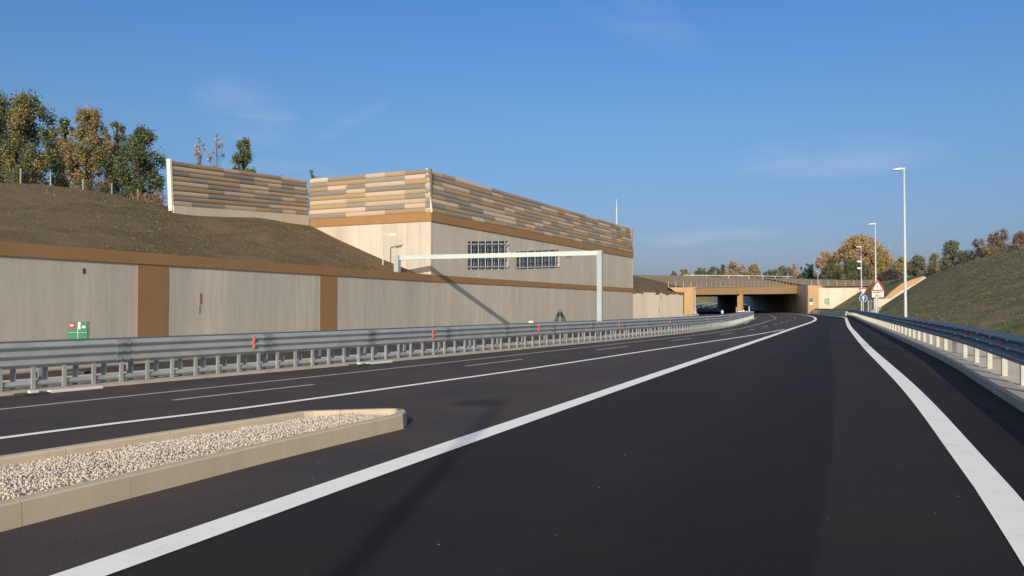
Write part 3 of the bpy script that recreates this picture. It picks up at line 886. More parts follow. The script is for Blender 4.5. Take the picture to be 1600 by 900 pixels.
# small lamp on the bank in front of the building's side
q = (-6.78, 42.0)
lp = empty('bracket_lamp', (q[0], q[1], 3.3), 0, 'slim white bracket lamp before the sunlit side of the clad building', 'lamp')
MB().tube([(q[0], q[1], 3.3), (q[0], q[1], 5.45)], 0.035, 8).build('pole', 'pole_white', lp)
MB().bar((q[0] - 0.02, q[1], 5.47), (q[0] + 0.75, q[1] - .1, 5.5), 0.05, 0.05).build('arm', 'pole_white', lp)
MB().box((q[0] + 0.5, q[1], 5.42), (0.35, 0.14, 0.06)).build('lamp_head', 'lamp_grey', lp)

# ------------------------------------------------------------------ guardrails
def wave(z0, z1, n, depth, side=1, th=0.012, seg=8):
    """closed thin profile of n convex waves facing +offset*side"""
    pts = []
    for k in range(n * seg + 1):
        t = k / (n * seg); z = z0 + (z1 - z0) * t
        o = depth * (0.5 - 0.5 * math.cos(2 * math.pi * t * n)) ** 0.8
        pts.append((side * o, z))
    return pts + [(o - side * th, z) for o, z in pts[::-1]]

def guardrail(path, side, z0, z1, label, posts_every, post_z=0.03, tube_z=None, cat='guardrail', name='guardrail', refl=(), bolts=False, spacer=None, beam_mat='galvanised', waves=3, post_w=0.1, wide=False, group=None):
    s0, s1 = 0, arclen(path)[-1]; p0 = path[0]
    near = path[np.argmin(np.linalg.norm(path[:, :2], axis=1))]
    root = empty(name, (near[0], near[1], 0), 0, label, cat, group)
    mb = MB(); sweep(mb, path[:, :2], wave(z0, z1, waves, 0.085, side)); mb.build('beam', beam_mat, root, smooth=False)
    if tube_z:
        mb = MB(); ring = [(side * -0.05 + 0.06 * math.cos(a), tube_z + 0.06 * math.sin(a)) for a in np.linspace(0, 2 * math.pi, 10, endpoint=False)]
        sweep(mb, path[:, :2], ring); mb.build('lower_rail', beam_mat, root, smooth=True)
    # posts
    S = np.arange(0.4, s1, posts_every)
    P = [(at_len(path, s), dir_at(path, min(max(s, .4), s1 - .4))) for s in S]
    def seen_rank(t):
        p = t[0]; return (abs(p[0]) / max(p[1], .1) > 0.72 or p[1] < 0) * 1e3 + math.hypot(p[0], p[1])
    P.sort(key=seen_rank)
    def post(mb, p, d):
        n = np.array([d[1], -d[0]]) * side
        a = math.atan2(d[1], d[0])
        c = (p[0] - n[0] * 0.09, p[1] - n[1] * 0.09)
        if wide:
            mb.box((c[0], c[1], (post_z + z1 - .1) / 2), (post_w, 0.012, z1 - .1 - post_z), a)
            for e in (-1, 1):
                mb.box((c[0] + d[0] * e * post_w / 2 - n[0] * .05, c[1] + d[1] * e * post_w / 2 - n[1] * .05, (post_z + z1 - .1) / 2), (0.012, 0.1, z1 - .1 - post_z), a)
        else:
            mb.box((c[0] + n[0] * .10, c[1] + n[1] * .10, (post_z + z0 + .05) / 2), (post_w, 0.05, z0 + .05 - post_z), a)
    for p, d in P[:100]:
        mb = MB(); post(mb, p, d); mb.build('post', 'post_grey' if wide else 'galvanised', root)
    if len(P) > 100:
        mb = MB()
        for p, d in P[100:]: post(mb, p, d)
        tag(mb.build('post', 'galvanised', root), kind='stuff')
    if tube_z:
        mb = MB(); mbb = MB()
        for s in np.arange(2.0, s1 - 1, 3.96):
            seg = np.array([at_len(path, s + t) for t in (-.16, -.05, .05, .16)])[:, :2]
            sweep(mb, seg, wave(z0 - .004, z1 + .004, waves, 0.085, side, -.012))
            d = dir_at(path, s); n = np.array([d[1], -d[0]]) * side; p = at_len(path, s)
            for ds in (-.1, .1):
                for fz in (.17, .5, .83):
                    o = 0.085 + .018
                    mbb.box((p[0] + n[0] * o + d[0] * ds, p[1] + n[1] * o + d[1] * ds, z0 + (z1 - z0) * fz), (0.03, 0.02, 0.03), math.atan2(d[1], d[0]))
        tag(mb.build('splice', 'galvanised_dull', root), kind='stuff'); tag(mbb.build('bolt', 'galvanised_dull', root), kind='stuff')
    if spacer:
        mb = MB()
        for s in np.arange(spacer / 2 + .4, s1, spacer):
            p, d = at_len(path, s), dir_at(path, min(max(s, .4), s1 - .4)); n = np.array([d[1], -d[0]]) * side
            mb.box((p[0] - n[0] * .14, p[1] - n[1] * .14, (z0 + .1) / 2 + .02), (0.08, 0.06, z0 + .1), math.atan2(d[1], d[0]))
        tag(mb.build('hanger', 'galvanised_dull', root), kind='stuff')
    for y in refl:
        s = s_at(path, y); p, d = at_len(path, s), dir_at(path, s); n = np.array([d[1], -d[0]]) * side
        if waves == 3:
            mb = MB()
            for zz in (z0 + (z1 - z0) * f for f in (0.5, 0.82)):
                mb.disc((p[0] + n[0] * .10, p[1] + n[1] * .10, zz - .03), 0.06, (n[0] * .8 - d[0] * .6, n[1] * .8 - d[1] * .6, 0), 0.02, poly=[(0, -.06), (.038, 0), (0, .06), (-.038, 0)])
            mb.bar((p[0] + n[0] * .09, p[1] + n[1] * .09, z0 + .16), (p[0] + n[0] * .09, p[1] + n[1] * .09, z1 - .05), 0.03, 0.02)
        mb.build('reflector', 'orange', root)
    if bolts:
        mb = MB()
        for s in np.arange(s_at(path, 5), s_at(path, 60), 2.25):
            for ds, fz in ((0, .33), (0, .66), (.35, .5), (.5, .22), (.5, .5), (.5, .8)):
                p, d = at_len(path, s + ds), dir_at(path, s + ds); n = np.array([d[1], -d[0]]) * side
                o = 0.085 * (0.5 - 0.5 * math.cos(2 * math.pi * fz * 3)) ** .8 + .008
                mb.box((p[0] + n[0] * o, p[1] + n[1] * o, z0 + (z1 - z0) * fz), (0.035, 0.02, 0.035), math.atan2(d[1], d[0]))
        tag(mb.build('bolt', 'white', root), kind='stuff')
    return root

rl = resample(RAIL_LEFT, 0.8)
guardrail(rl, 1, 0.46, 0.97, 'left galvanised three-wave barrier, the row facing the road with orange reflectors', 0.62, tube_z=0.155, spacer=0.62, post_w=0.075,
          refl=(20.5, 26.9, 33.2, 40.6, 48, 57, 68, 80))
rear = offset(rl, -0.95)
guardrail(rear, -1, 0.46, 0.97, 'rear row of the left galvanised barrier, the one nearer the retaining wall', 2.0)
# rounded end joining both rows
e0, e1 = rl[-1], rear[-1]; dd = dir_at(rl, arclen(rl)[-1] - .4); cx, cy = (e0 + e1) / 2
arc = np.array([[cx + (e1[0] - e0[0]) / 2 * math.cos(t) * -1 + dd[0] * .475 * math.sin(t), cy + (e1[1] - e0[1]) / 2 * math.cos(t) * -1 + dd[1] * .475 * math.sin(t)] for t in np.linspace(0, math.pi, 12)])
mb = MB(); sweep(mb, arc, wave(0.46, 0.97, 3, 0.085, -1)); o = mb.build('guardrail_end', 'galvanised')
tag(o, 'rounded galvanised end piece closing the left barrier near the underpass', 'guardrail end')
rr = resample(RAIL_RIGHT, 0.8)
rt = guardrail(rr, -1, 0.60, 1.13, 'dark shaded galvanised three-wave barrier on the kerb at the right road edge', 2.25, post_z=0.17, bolts=True, wide=True, post_w=0.13, beam_mat='galvanised_shade',
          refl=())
for y in (16.6, 21.9, 31):
    s = s_at(rr, y); p, d = at_len(rr, s), dir_at(rr, s); n = np.array([-d[1], d[0]])
    MB().disc((p[0] + n[0] * .06, p[1] + n[1] * .06, .92), .07, (n[0] - d[0] * .5, n[1] - d[1] * .5, 0), .02, poly=[(-.05, -.02), (.0, -.065), (.05, -.02), (.035, .05), (-.035, .05)]).build('reflector', 'orange', rt)

# ------------------------------------------------------------------ traffic island
near = smooth_path([(-9.3, -6), (-3.87, 6.0), (-2.6, 8.85), (-1.50, 11.1)], 0.5)
far = smooth_path([(-13.6, -6), (-5.25, 7.9), (-3.05, 11.45)], 0.5)
tipa = np.array([(-3.05, 11.45), (-2.98, 11.53), (-2.85, 11.58), (-2.4, 11.68), (-1.8, 11.82), (-1.66, 11.80), (-1.56, 11.70), (-1.50, 11.5), (-1.50, 11.1)], float)
isl = empty('traffic_island', (-4, 7, 0), 0, 'pale kerbed traffic island between the carriageways at lower left', 'traffic island')
ring = np.concatenate([far[:-1], tipa[:-1], near[::-1]])
mb = MB()
prof = [(0, 0.0), (0, 0.19), (-0.012, 0.2)]
prof = [(0.0, -0.01), (-0.015, 0.185), (-0.03, 0.2), (-0.135, 0.2), (-0.15, 0.18), (-0.15, -0.01)]
prof = [(-o, z) for o, z in prof]                       # interior lies to the right when walking far -> tip -> near
a = arclen(ring); tot = a[-1]; s = 0.0
while s < tot - 0.05:
    e = min(tot, s + 1.0)
    seg = np.array([at_len(ring, t) for t in np.linspace(s + 0.003, e - 0.003, 6)])
    sweep(mb, seg, prof); s = e
mb.build('kerb_stones', 'kerb_concrete', isl)
inner = offset(ring, 0.12)
mb = MB(); nI = len(far); mid = len(inner)
# base of packed stones
vs = [(p[0], p[1], 0.094) for p in inner]
mb.add(vs, [tuple(range(len(vs)))[::-1]])
gbase = mb.build('gravel_bed', 'concrete_light'); tag(gbase, kind='structure')
# stones
rng = np.random.RandomState(2)
def inside(x, y):
    xf = np.interp(y, far[:, 1], far[:, 0]); xn = np.interp(y, near[:, 1], near[:, 0])
    top = 0
    return (x > xf + 0.17) & (x < xn - 0.17) & (y < 11.40 + (x + 3.0) * .2)
cand = rng.uniform([-9, 2.5], [-1.5, 11.8], (150000, 2)); cand = cand[inside(cand[:, 0], cand[:, 1])][:62000]
nS = len(cand)
octv = np.array([(1, 0, 0), (-1, 0, 0), (0, 1, 0), (0, -1, 0), (0, 0, 1), (0, 0, -1)], float)
octf = np.array([(0, 2, 4), (2, 1, 4), (1, 3, 4), (3, 0, 4), (2, 0, 5), (1, 2, 5), (3, 1, 5), (0, 3, 5)])
sc = (0.0085 + 0.011 * rng.rand(nS, 1, 1) ** 2.0) * rng.uniform(0.6, 1.2, (nS, 1, 3))
V = octv[None] * sc + rng.uniform(-.004, .004, (nS, 6, 3))
ang = rng.rand(nS) * 6.28; ca, sa = np.cos(ang), np.sin(ang); tl = rng.uniform(-.8, .8, nS); ct, st_ = np.cos(tl), np.sin(tl)
x, y, z = V[..., 0], V[..., 1], V[..., 2]
y, z = y * ct[:, None] - z * st_[:, None], y * st_[:, None] + z * ct[:, None]
x, y = x * ca[:, None] - y * sa[:, None], x * sa[:, None] + y * ca[:, None]
xf = np.interp(cand[:, 1], far[:, 1], far[:, 0]); xn = np.interp(cand[:, 1], near[:, 1], near[:, 0])
tt = (cand[:, 0] - xf) / (xn - xf)
mound = 0.085 + 0.055 * np.sin(np.pi * np.clip(tt, 0, 1)) + 0.012 * np.sin(cand[:, 0] * 7) * np.sin(cand[:, 1] * 5)
V = np.stack([x + cand[:, :1], y + cand[:, 1:2], z + (mound + rng.uniform(-.006, .012, nS))[:, None]], -1)
F = octf[None] + (np.arange(nS) * 6)[:, None, None]
g = rng.choice([0.34, 0.52, 0.64, 0.72, 0.8], nS, p=[.04, .16, .35, .32, .13])
T = np.stack([g, g * rng.uniform(.86, .93, nS), g * rng.uniform(.72, .84, nS)], 1)
o = fast_mesh('gravel', V.reshape(-1, 3), F.reshape(-1, 3), np.repeat(T, 8, 0), 'stones')
tag(o, 'pale crushed stone filling the kerbed traffic island', 'gravel', kind='stuff')

# kerb inlets of the left barrier strip
for k, y in enumerate((15.9, 23.5)):
    s = s_at(rl, y); p, d = at_len(rl, s), dir_at(rl, s); n = np.array([d[1], -d[0]])
    c = p[:2] + n * 0.62
    dr = empty('drain_inlet', (c[0], c[1], 0), 0, ('pale kerb drain inlet below the left barrier, nearest the green sign', 'pale kerb drain inlet below the left barrier, beyond the second ochre pilaster')[k], 'drain', 'kerb drain inlets')
    MB().bar((*(c + d * .1), 0.03), (*(c + d * 1.15), 0.03), 0.14, 0.05).build('channel', 'white', dr)
    MB().box((*(c - d * .22), 0.02), (0.5, 0.36, 0.03), math.atan2(d[1], d[0])).build('grate', 'dark_metal', dr)
    MB().box((*(c - d * .2), 0.05), (0.16, 0.1, 0.06), math.atan2(d[1], d[0])).build('plug', 'white', dr)

# ------------------------------------------------------------------ underpass
up = empty('underpass', (46.3, 162, 0), 0, 'skewed motorway underpass with ochre girder, pier and abutments', 'underpass')
GL = Vector((33.0, 144.4)); GR = Vector((67.75, 190.0))
zb = (3.70, 4.62); zt = (4.98, 6.62)
gd = (GR - GL).normalized(); gn = Vector((gd.y, -gd.x))
def gz(t, zz): return zz[0] + (zz[1] - zz[0]) * t
mb = MB(); K = 12
vs = []
for i in range(K + 1):
    t = i / K; p = GL + (GR - GL) * t
    for o_, z in ((0.0, gz(t, zb)), (0.12, gz(t, zt)), (-0.4, gz(t, zt)), (-0.4, gz(t, zb))): q = p + gn * o_; vs.append((q.x, q.y, z))
fs = [(i * 4 + j, i * 4 + (j + 1) % 4, (i + 1) * 4 + (j + 1) % 4, (i + 1) * 4 + j) for i in range(K) for j in range(4)] + [(0, 3, 2, 1), (K * 4, K * 4 + 1, K * 4 + 2, K * 4 + 3)]
mb.add(vs, fs); mb.build('girder', 'ochre_sunlit', up)
mb = MB()
for i in range(K):
    a = GL + (GR - GL) * (i / K); b = GL + (GR - GL) * ((i + 1) / K)
    mb.bar((*(a + gn * .0), gz(i / K, zt) + .03), (*(b + gn * .0), gz((i + 1) / K, zt) + .03), 0.5, 0.07)
mb.build('coping', 'fence_pale', up)
# deck
mb = MB()
DB = [Vector((54.5, 238)), Vector((76.6, 258))]
q = [GL - gn * .42, GR - gn * .42, DB[1], DB[0]]
zz = [(3.74, 4.6), (4.66, 6.2), (4.8, 6.4), (4.4, 6.0)]
mb.add([(q[i].x, q[i].y, zz[i][0]) for i in range(4)] + [(q[i].x, q[i].y, zz[i][1]) for i in range(4)], [(0, 3, 2, 1), (4, 5, 6, 7), (0, 1, 5, 4), (1, 2, 6, 5), (2, 3, 7, 6), (3, 0, 4, 7)])
mb.build('deck', 'concrete_plain', up)
# pier front and middle wall
MP = Vector((46.3, 161.9))
mb = MB(); mb.box((MP.x, MP.y + .35, 2.1), (0.95, 0.9, 4.3), math.atan2(gd.y, gd.x)); mb.build('pier', 'ochre_sunlit', up)
mw = smooth_path([(46.6, 163), (51, 184), (56, 206), (61.5, 238)], 3)
mb = MB(); sweep(mb, mw, [(-.35, -.05), (-.35, 4.6), (.35, 4.6), (.35, -.05)]); mb.build('middle_wall', 'concrete_wall', up)
# left abutment with flared wing
mb = MB(); mb.box((18.35, 83.6, 1.77), (1.05, 0.8, 3.74), 0.15); mb.build('abutment', 'ochre_sunlit', up)
mb = MB(); sweep(mb, resample([(18.75, 84.0), (32.9, 144.2)], 2.0), [(-.4, -.05), (-.4, 3.5), (0, 3.5), (0, -.05)], z=np.linspace(0, 1.3, 1 + int(round(math.dist((18.75, 84.0), (32.9, 144.2)) / 2)))); mb.build('side_wall', 'concrete_wall', up)
mb = MB()
pts = [(16.3, 3.62), (17.85, 3.62), (17.85, 3.12), (17.2, 3.08), (16.9, 3.2)]
vs = [(x, 83.0, z) for x, z in pts] + [(x, 84.6, z) for x, z in pts]; m_ = len(pts)
mb.add(vs, [tuple(range(m_)), tuple(range(2 * m_ - 1, m_ - 1, -1))] + [(i, m_ + i, m_ + (i + 1) % m_, (i + 1) % m_) for i in range(m_)])
mb.build('wing_slab', 'ochre_sunlit', up)
lw = smooth_path([(32.5, 141.5), (36.5, 162), (41.5, 190), (50, 238)], 3)
mb = MB(); sweep(mb, lw, [(-.6, -.05), (-.6, 4.5), (0, 4.5), (0, -.05)]); mb.build('side_wall', 'concrete_wall', up)
rw = resample(np.concatenate([[[66.35, 180.0], [67.8, 190.2]], smooth_path([(69.0, 197), (73, 225), (76.5, 258), (80, 300), (82, 340)], 4)]), 2.0)
mb = MB(); sweep(mb, rw, [(0.6, -.05), (0.6, 1), (0.6, 5), (0, 5), (0, -.05)], z=np.interp(rw[:, 1], [180, 190, 258, 262], [0, 0, 0, 2.5])); 
mb.build('side_wall', 'concrete_wall', up)
mb = MB()   # wedge of side wall above the girder end
a = Vector((66.35, 180.0)); b = Vector((67.8, 190.2))
mb.add([(a.x, a.y, 5), (b.x, b.y, 5), (b.x, b.y, 6.55), (a.x, a.y, 6.25), (a.x + .6, a.y, 5), (b.x + .6, b.y, 5), (b.x + .6, b.y, 6.55), (a.x + .6, a.y, 6.25)], [(0, 1, 2, 3), (7, 6, 5, 4), (3, 2, 6, 7), (0, 3, 7, 4), (1, 5, 6, 2)])
mb.build('wall_top', 'concrete_wall', up)
# right pilaster and wing wall
mb = MB(); mb.box((67.55, 179.6, 3.15), (2.35, 0.8, 6.3), -0.06); mb.build('abutment', 'ochre_sunlit', up)
wr = resample([(68.7, 179.45), (82.2, 178.2)], 1.4)
mb = MB(); sweep(mb, wr, [(0, -.05), (0, 5.78), (-.5, 5.78), (-.5, -.05)]); mb.build('wing_wall', 'concrete_light', up)
mb = MB(); sweep(mb, wr, [(0.06, 5.78), (0.06, 6.22), (-.55, 6.22), (-.55, 5.78)]); mb.build('wing_coping', 'ochre_sunlit', up)
# marks on the wing wall and pilaster
def plate(cx, cy, z, w_, h_, mat, name, parent, rz=-0.09, th=0.03):
    return MB().box((cx, cy, z), (w_, th, h_), rz).build(name, mat, parent)
sg = empty('green_sign', (66.95, 179.1, 2.3), 0, 'green and white plate on the right ochre abutment of the underpass', 'sign')
plate(66.95, 179.12, 3.0, 0.75, 0.75, 'sign_green', 'panel', sg); plate(66.95, 179.12, 2.25, 0.75, 0.6, 'white', 'lower_panel', sg)
plate(66.95, 179.09, 2.98, 0.42, 0.26, 'dark_metal', 'symbol', sg)
gm = empty('painted_emblem', (70.4, 179.2, 2.4), 0, 'green painted emblem of two letter-like strokes on the pale wing wall', 'emblem')
mb = MB()
X0 = 70.15; Y0 = 179.28
for (x, z, w_, h_) in ((0, 2.75, .17, 1.0), (.40, 3.19, .42, .14), (.66, 2.72, .15, 1.05), (.52, 2.2, .36, .15), (.33, 2.6, .13, .75)):
    mb.box((X0 + x * 1.15, Y0 - 0.03 - 0.0926 * x * 1.15, 2.7 + (z - 2.7) * 1.15), (w_ * 1.3, 0.03, h_ * 1.15), -0.0924)
mb.build('lettering', 'emblem_green', gm)
# concrete roadside barrier before the right abutment
jb = smooth_path([(58.6, 139), (63.5, 153), (67.5, 168), (68.6, 176.5)], 1.5)
mb = MB(); sweep(mb, offset(rr[(rr[:, 1] > 133)], -.6)[:, :2], [(-.28, 0), (-.08, .85), (.08, .85), (.28, 0)])
tag(mb.build('concrete_barrier', 'concrete_light'), 'low grey concrete road barrier curving towards the right abutment', 'road barrier')
mb = MB(); jb2 = smooth_path([(16.6, 80.4), (18.2, 82.4), (19.2, 84.5), (19.8, 88)], 1.0)
sweep(mb, offset(jb2, .4), [(-.28, 0), (-.08, .9), (.08, .9), (.28, 0)])
tag(mb.build('concrete_barrier', 'kerb_strip_concrete'), 'short pale concrete barrier at the foot of the left ochre abutment', 'road barrier')

# parapet fence posts
def wire_fence(pts, every, h, mat, label, name='wire_fence', r=0.035, wires=2, wr_=0.004):
    p = resample(np.array(pts, float), every)
    root = empty(name, tuple(p[0]), 0, label, 'fence')
    for q in p[:100]:
        MB().bar((q[0], q[1], q[2] - .15), (q[0], q[1], q[2] + h), r * 2, r * 2).build('post', mat, root)
    for k in range(wires):
        mb = MB(); z = h * (k + 1) / wires - 0.04
        mb.tube([(q[0], q[1], q[2] + z) for q in p], wr_, 4); mb.build('wire', mat, root)
    return root
wire_fence([(GL.x + .4, GL.y + .4, 4.98), (GR.x - .5, GR.y - .5, 6.6)], 2.2, 1.15, 'fence_dim', 'row of pale fence posts along the ochre girder of the underpass', r=0.028)
wire_fence([(67.3, 179.8, 6.22), (82.0, 178.5, 6.22)], 1.75, 1.2, 'fence_pale', 'pale posted fence on the coping of the right wing wall', r=0.035)
wire_fence([(16.4, 83.9, 3.62), (18.8, 84.0, 3.64)], 0.75, .62, 'fence_pale', 'few pale posts on top of the left ochre abutment', r=0.02)
# guardrail on the road above
g = resample([(40, 186, 8.3), (60, 201, 8.75), (78, 222, 9.3)], 2.0)
root = empty('upper_guardrail', tuple(g[0]), 0, 'thin pale guardrail along the road crossing above the underpass', 'guardrail')
mb = MB()
for a, b in zip(g[:-1], g[1:]): mb.bar((a[0], a[1], a[2] + .55), (b[0], b[1], b[2] + .55), 0.06, 0.17)
mb.build('beam', 'lamp_grey', root)
for q in g[::4]: MB().bar((q[0], q[1], q[2] - .6), (q[0], q[1], q[2] + .45), .08, .08).build('post', 'lamp_grey', root)

# small marker posts by the bridge
for x, y, h, r_, mat, lb in ((19.75, 86.0, 1.45, .06, 'white', 'white marker post at the foot of the left ochre abutment'),
                         (44.3, 158, 1.5, .09, 'fence_pale', 'pale marker post left of the middle pier foot'), (46.6, 157.2, 1.6, .10, 'white', 'white marker post right of the middle pier foot')):
    mk = empty('marker_post', (x, y, 0), 0, lb, 'marker post')
    MB().tube([(x, y, 0), (x, y, h)], r_, 8).build('stem', mat, mk)
    MB().tube([(x, y, h - .28), (x, y, h - .14)], r_ + .01, 8).build('band', 'red_paint', mk)
for x, y, z, lb in ((31.4, 119.5, 0, 'white ball-topped bollard left of the barrier end'), (36.0, 124.5, 0, 'white barrel-like bollard beyond the barrier end')):
    mk = empty('bollard', (x, y, z), 0, lb, 'bollard')
    MB().tube([(x, y, 0), (x, y, .55)], .12, 10).build('stem', 'fence_pale', mk)
    MB().tube([(x, y, .5), (x, y, .6), (x, y, .8), (x, y, 1.0), (x, y, 1.08)], [.06, .16, .21, .16, .05], 12).build('head', 'white', mk)
ic = empty('impact_cushion', (36.2, 127, 0), 0, 'white and grey crash cushion where the left barrier opens to the pier', 'crash cushion')
MB().box((38.0, 131.5, .45), (1.6, 5.5, .3), -.32).build('body', 'lamp_grey', ic)
MB().box((38.0, 131.5, .8), (1.5, 5.0, .12), -.32).build('top_rail', 'white', ic)
for k in range(3): MB().box((36.9 + k * 1.1 * .9, 129 + k * 2.6, .22), (1.2, .15, .5), -.32).build('frame', 'galvanised', ic)

# opposite carriageway markings in the left bay
for off in (2.2, 5.8, 9.3):
    p = offset(smooth_path([(13, 78), (24, 112), (34.5, 150), (40.5, 185), (49, 235), (62, 300)], 2), off)
    stripe('lane_marking', p[:, :2], 0.15, 0.012, 'line_thin')
def far_z(y): return max(0.0, (y - 236) * 5 / 184)
for k, (dx, lb) in enumerate(((-3, 'distant guardrail seen through the left underpass bay, nearest one'), (2.5, 'distant guardrail seen through the left underpass bay, middle one'), (8, 'distant guardrail seen through the left underpass bay, farthest one'))):
    g = resample([(60 + dx, 266), (72 + dx, 300), (86 + dx, 332)], 2.0)
    root = empty('far_guardrail', (60 + dx, 266, 0), 0, lb, 'guardrail')
    zz_ = [far_z(q[1]) for q in g]
    mb = MB(); sweep(mb, g, [(0.05, .45), (.05, .95), (-.03, .95), (-.03, .45)], z=zz_); mb.build('beam', 'pole_white', root)
    mb = MB()
    for q, z_ in zip(g[::2], zz_[::2]): mb.bar((q[0], q[1], z_), (q[0], q[1], z_ + .8), .1, .1)
    mb.build('post', 'galvanised', root)
mb = MB()
for dx in (-5, 0, 5):
    g = resample([(60 + dx, 264), (72 + dx, 300), (88 + dx, 336)], 4.0)
    a_, b_ = offset(g, -.12), offset(g, .12)
    for q in range(len(g) - 1):
        mb.add([(a_[q][0], a_[q][1], far_z(a_[q][1]) + .02), (b_[q][0], b_[q][1], far_z(b_[q][1]) + .02), (b_[q + 1][0], b_[q + 1][1], far_z(b_[q + 1][1]) + .02), (a_[q + 1][0], a_[q + 1][1], far_z(a_[q + 1][1]) + .02)], [(0, 1, 2, 3)])
tag(mb.build('lane_marking', 'line_paint'), kind='structure')

# ------------------------------------------------------------------ street lamps
def copy_tree(o, parent=None):
    c = o.copy(); COL.objects.link(c); c.parent = parent
    if parent is None: pass
    for ch in [k for k in bpy.data.objects if k.parent == o]: copy_tree(ch, c)
    return c
def lamp(loc, h, label, ang, cams=False, scale=1.0, group='street lamps beyond the right barrier'):
    root = empty('street_lamp', (0, 0, 0), 0, label, 'street lamp', group)
    MB().tube([(0, 0, -.3), (0, 0, .25), (0, 0, h)], [.125 * scale, .115 * scale, .06 * scale], 12).build('pole', 'pole_white', root, smooth=True)
    MB().tube([(0, 0, h - .08), (0, 0, h + .07)], .085 * scale, 10).build('cap', 'lamp_grey', root, smooth=True)
    mb = MB()
    # wedge-shaped head reaching to -X
    vs = [(-.05, -.07, h - .06), (-.05, .07, h - .06), (-.05, .07, h + .06), (-.05, -.07, h + .06), (-.35, -.16, h - .08), (-.35, .16, h - .08), (-.35, .14, h + .06), (-.35, -.14, h + .06), (-.85, -.13, h - .08), (-.85, .13, h - .08), (-.85, .1, h - .03), (-.85, -.1, h - .03)]
    vs = [(x * scale, y * scale, h + (z - h) * scale) for x, y, z in vs]
    fs = [(0, 1, 2, 3)] + [(a + b, a + (b + 1) % 4, a + 4 + (b + 1) % 4, a + 4 + b) for a in (0, 4) for b in range(4)] + [(11, 10, 9, 8)]
    mb.add(vs, fs); mb.build('lamp_head', 'lamp_grey', root)
    MB().box((-.55 * scale, 0, h - .09 * scale), (.5 * scale, .2 * scale, .03)).build('lens', 'dark_metal', root)
    if cams:
        for zz in (h - 2.6, h - 3.8): MB().box((-.38, 0, zz), (.6, .3, .28)).build('camera_box', 'white', root)
        MB().box((-.02, 0, h - 1.1), (.3, .25, .9)).build('control_box', 'dark_metal', root)
    root.location = loc; root.rotation_euler = (0, 0, ang)
    return root
LH = 12.0
lamp((30.0, 61.0, 0.25), LH - .05, 'tall pale street lamp, nearest and tallest beyond the right barrier', R(-12))
lamp((46.4, 102.0, 0.25), LH - .05, 'pale street lamp rising behind the red triangular warning sign', R(-12))
lamp((61.6, 141, 0.25), 11.9, 'street lamp with two camera boxes behind the yield sign', R(-12), True)
lamp((13.8, 21.0, 0.25), LH, 'pale street lamp of the same row, beyond the right edge of the picture', R(-12))
lamp((-3.45, -19.4, 0.25), LH, 'pale street lamp of the same row, behind the viewer, whose shadow crosses the road', R(-5))
lamp((70.8, 185, 6.2), 3.5, 'small lamp on the bank above the right ochre abutment', R(0), False, 0.6, None)

# ------------------------------------------------------------------ road signs
def tri_plate(mb, c, nrm, side_, th, inv=False, dz=0.0):
    r_ = side_ / math.sqrt(3); pts = []
    for k in range(3):
        a = math.pi / 2 + k * 2 * math.pi / 3 + (math.pi if inv else 0)
        for e in (-.07, .07): pts.append((r_ * math.cos(a + e), r_ * math.sin(a + e)))
    return mb.disc(c, 0, nrm, th, poly=pts)
FACE = Vector((-0.40, -0.915, 0)).normalized()
def shift(c, k): return (c[0] + FACE.x * k, c[1] + FACE.y * k, c[2])
def text(body, c, size, mat, parent, name='lettering', k=0.03):
    cu = bpy.data.curves.new(name, 'FONT'); cu.body = body; cu.size = size; cu.align_x = 'CENTER'; cu.align_y = 'CENTER'; cu.extrude = 0.004; cu.offset = 0.008
    cu.materials.append(M[mat]); o = bpy.data.objects.new(name, cu); link(o)
    o.location = shift(c, k); o.rotation_euler = (R(90), 0, math.atan2(FACE.y, FACE.x) + R(90))
    bpy.context.view_layer.update()
    me = bpy.data.meshes.new_from_object(o); loc, rot = o.location.copy(), o.rotation_euler.copy()
    bpy.data.objects.remove(o); o = bpy.data.objects.new(name, me); link(o); o.location = loc; o.rotation_euler = rot
    o.parent = parent; o.matrix_parent_inverse = wm(parent).inverted()
    return o
# warning sign with two plates
wx, wy = 39.1, 85.5
ws = empty('warning_sign', (wx, wy, 0), 0, 'red-bordered warning triangle with exclamation mark over two white plates', 'road sign')
MB().tube([(wx, wy, 0), (wx, wy, 4.2)], .045, 10).build('pole', 'pole_white', ws)
c = shift((wx, wy, 3.72), .07)
tri_plate(MB(), c, FACE, 1.30, .03).build('border', 'red', ws)
tri_plate(MB(), shift((c[0], c[1], c[2] - .01), .02), FACE, .86, .012).build('panel', 'white', ws)
MB().disc(shift((c[0], c[1], c[2] + .06), .035), 0, FACE, .012, poly=[(-.022, -.17), (.022, -.17), (.04, .19), (-.04, .19)]).build('symbol', 'black', ws)
MB().disc(shift((c[0], c[1], c[2] - .17), .035), .035, FACE, .012).build('symbol', 'black', ws)
for z, tx in ((3.13, 'INNESTO'), (2.78, '200 m')):
    pc_ = shift((wx, wy, z), .07)
    MB().disc(pc_, 0, FACE, .02, poly=[(-.58, -.165), (.58, -.165), (.58, .165), (-.58, .165)]).build('plate', 'white', ws)
    text(tx, pc_, .24, 'black', ws, k=.014)
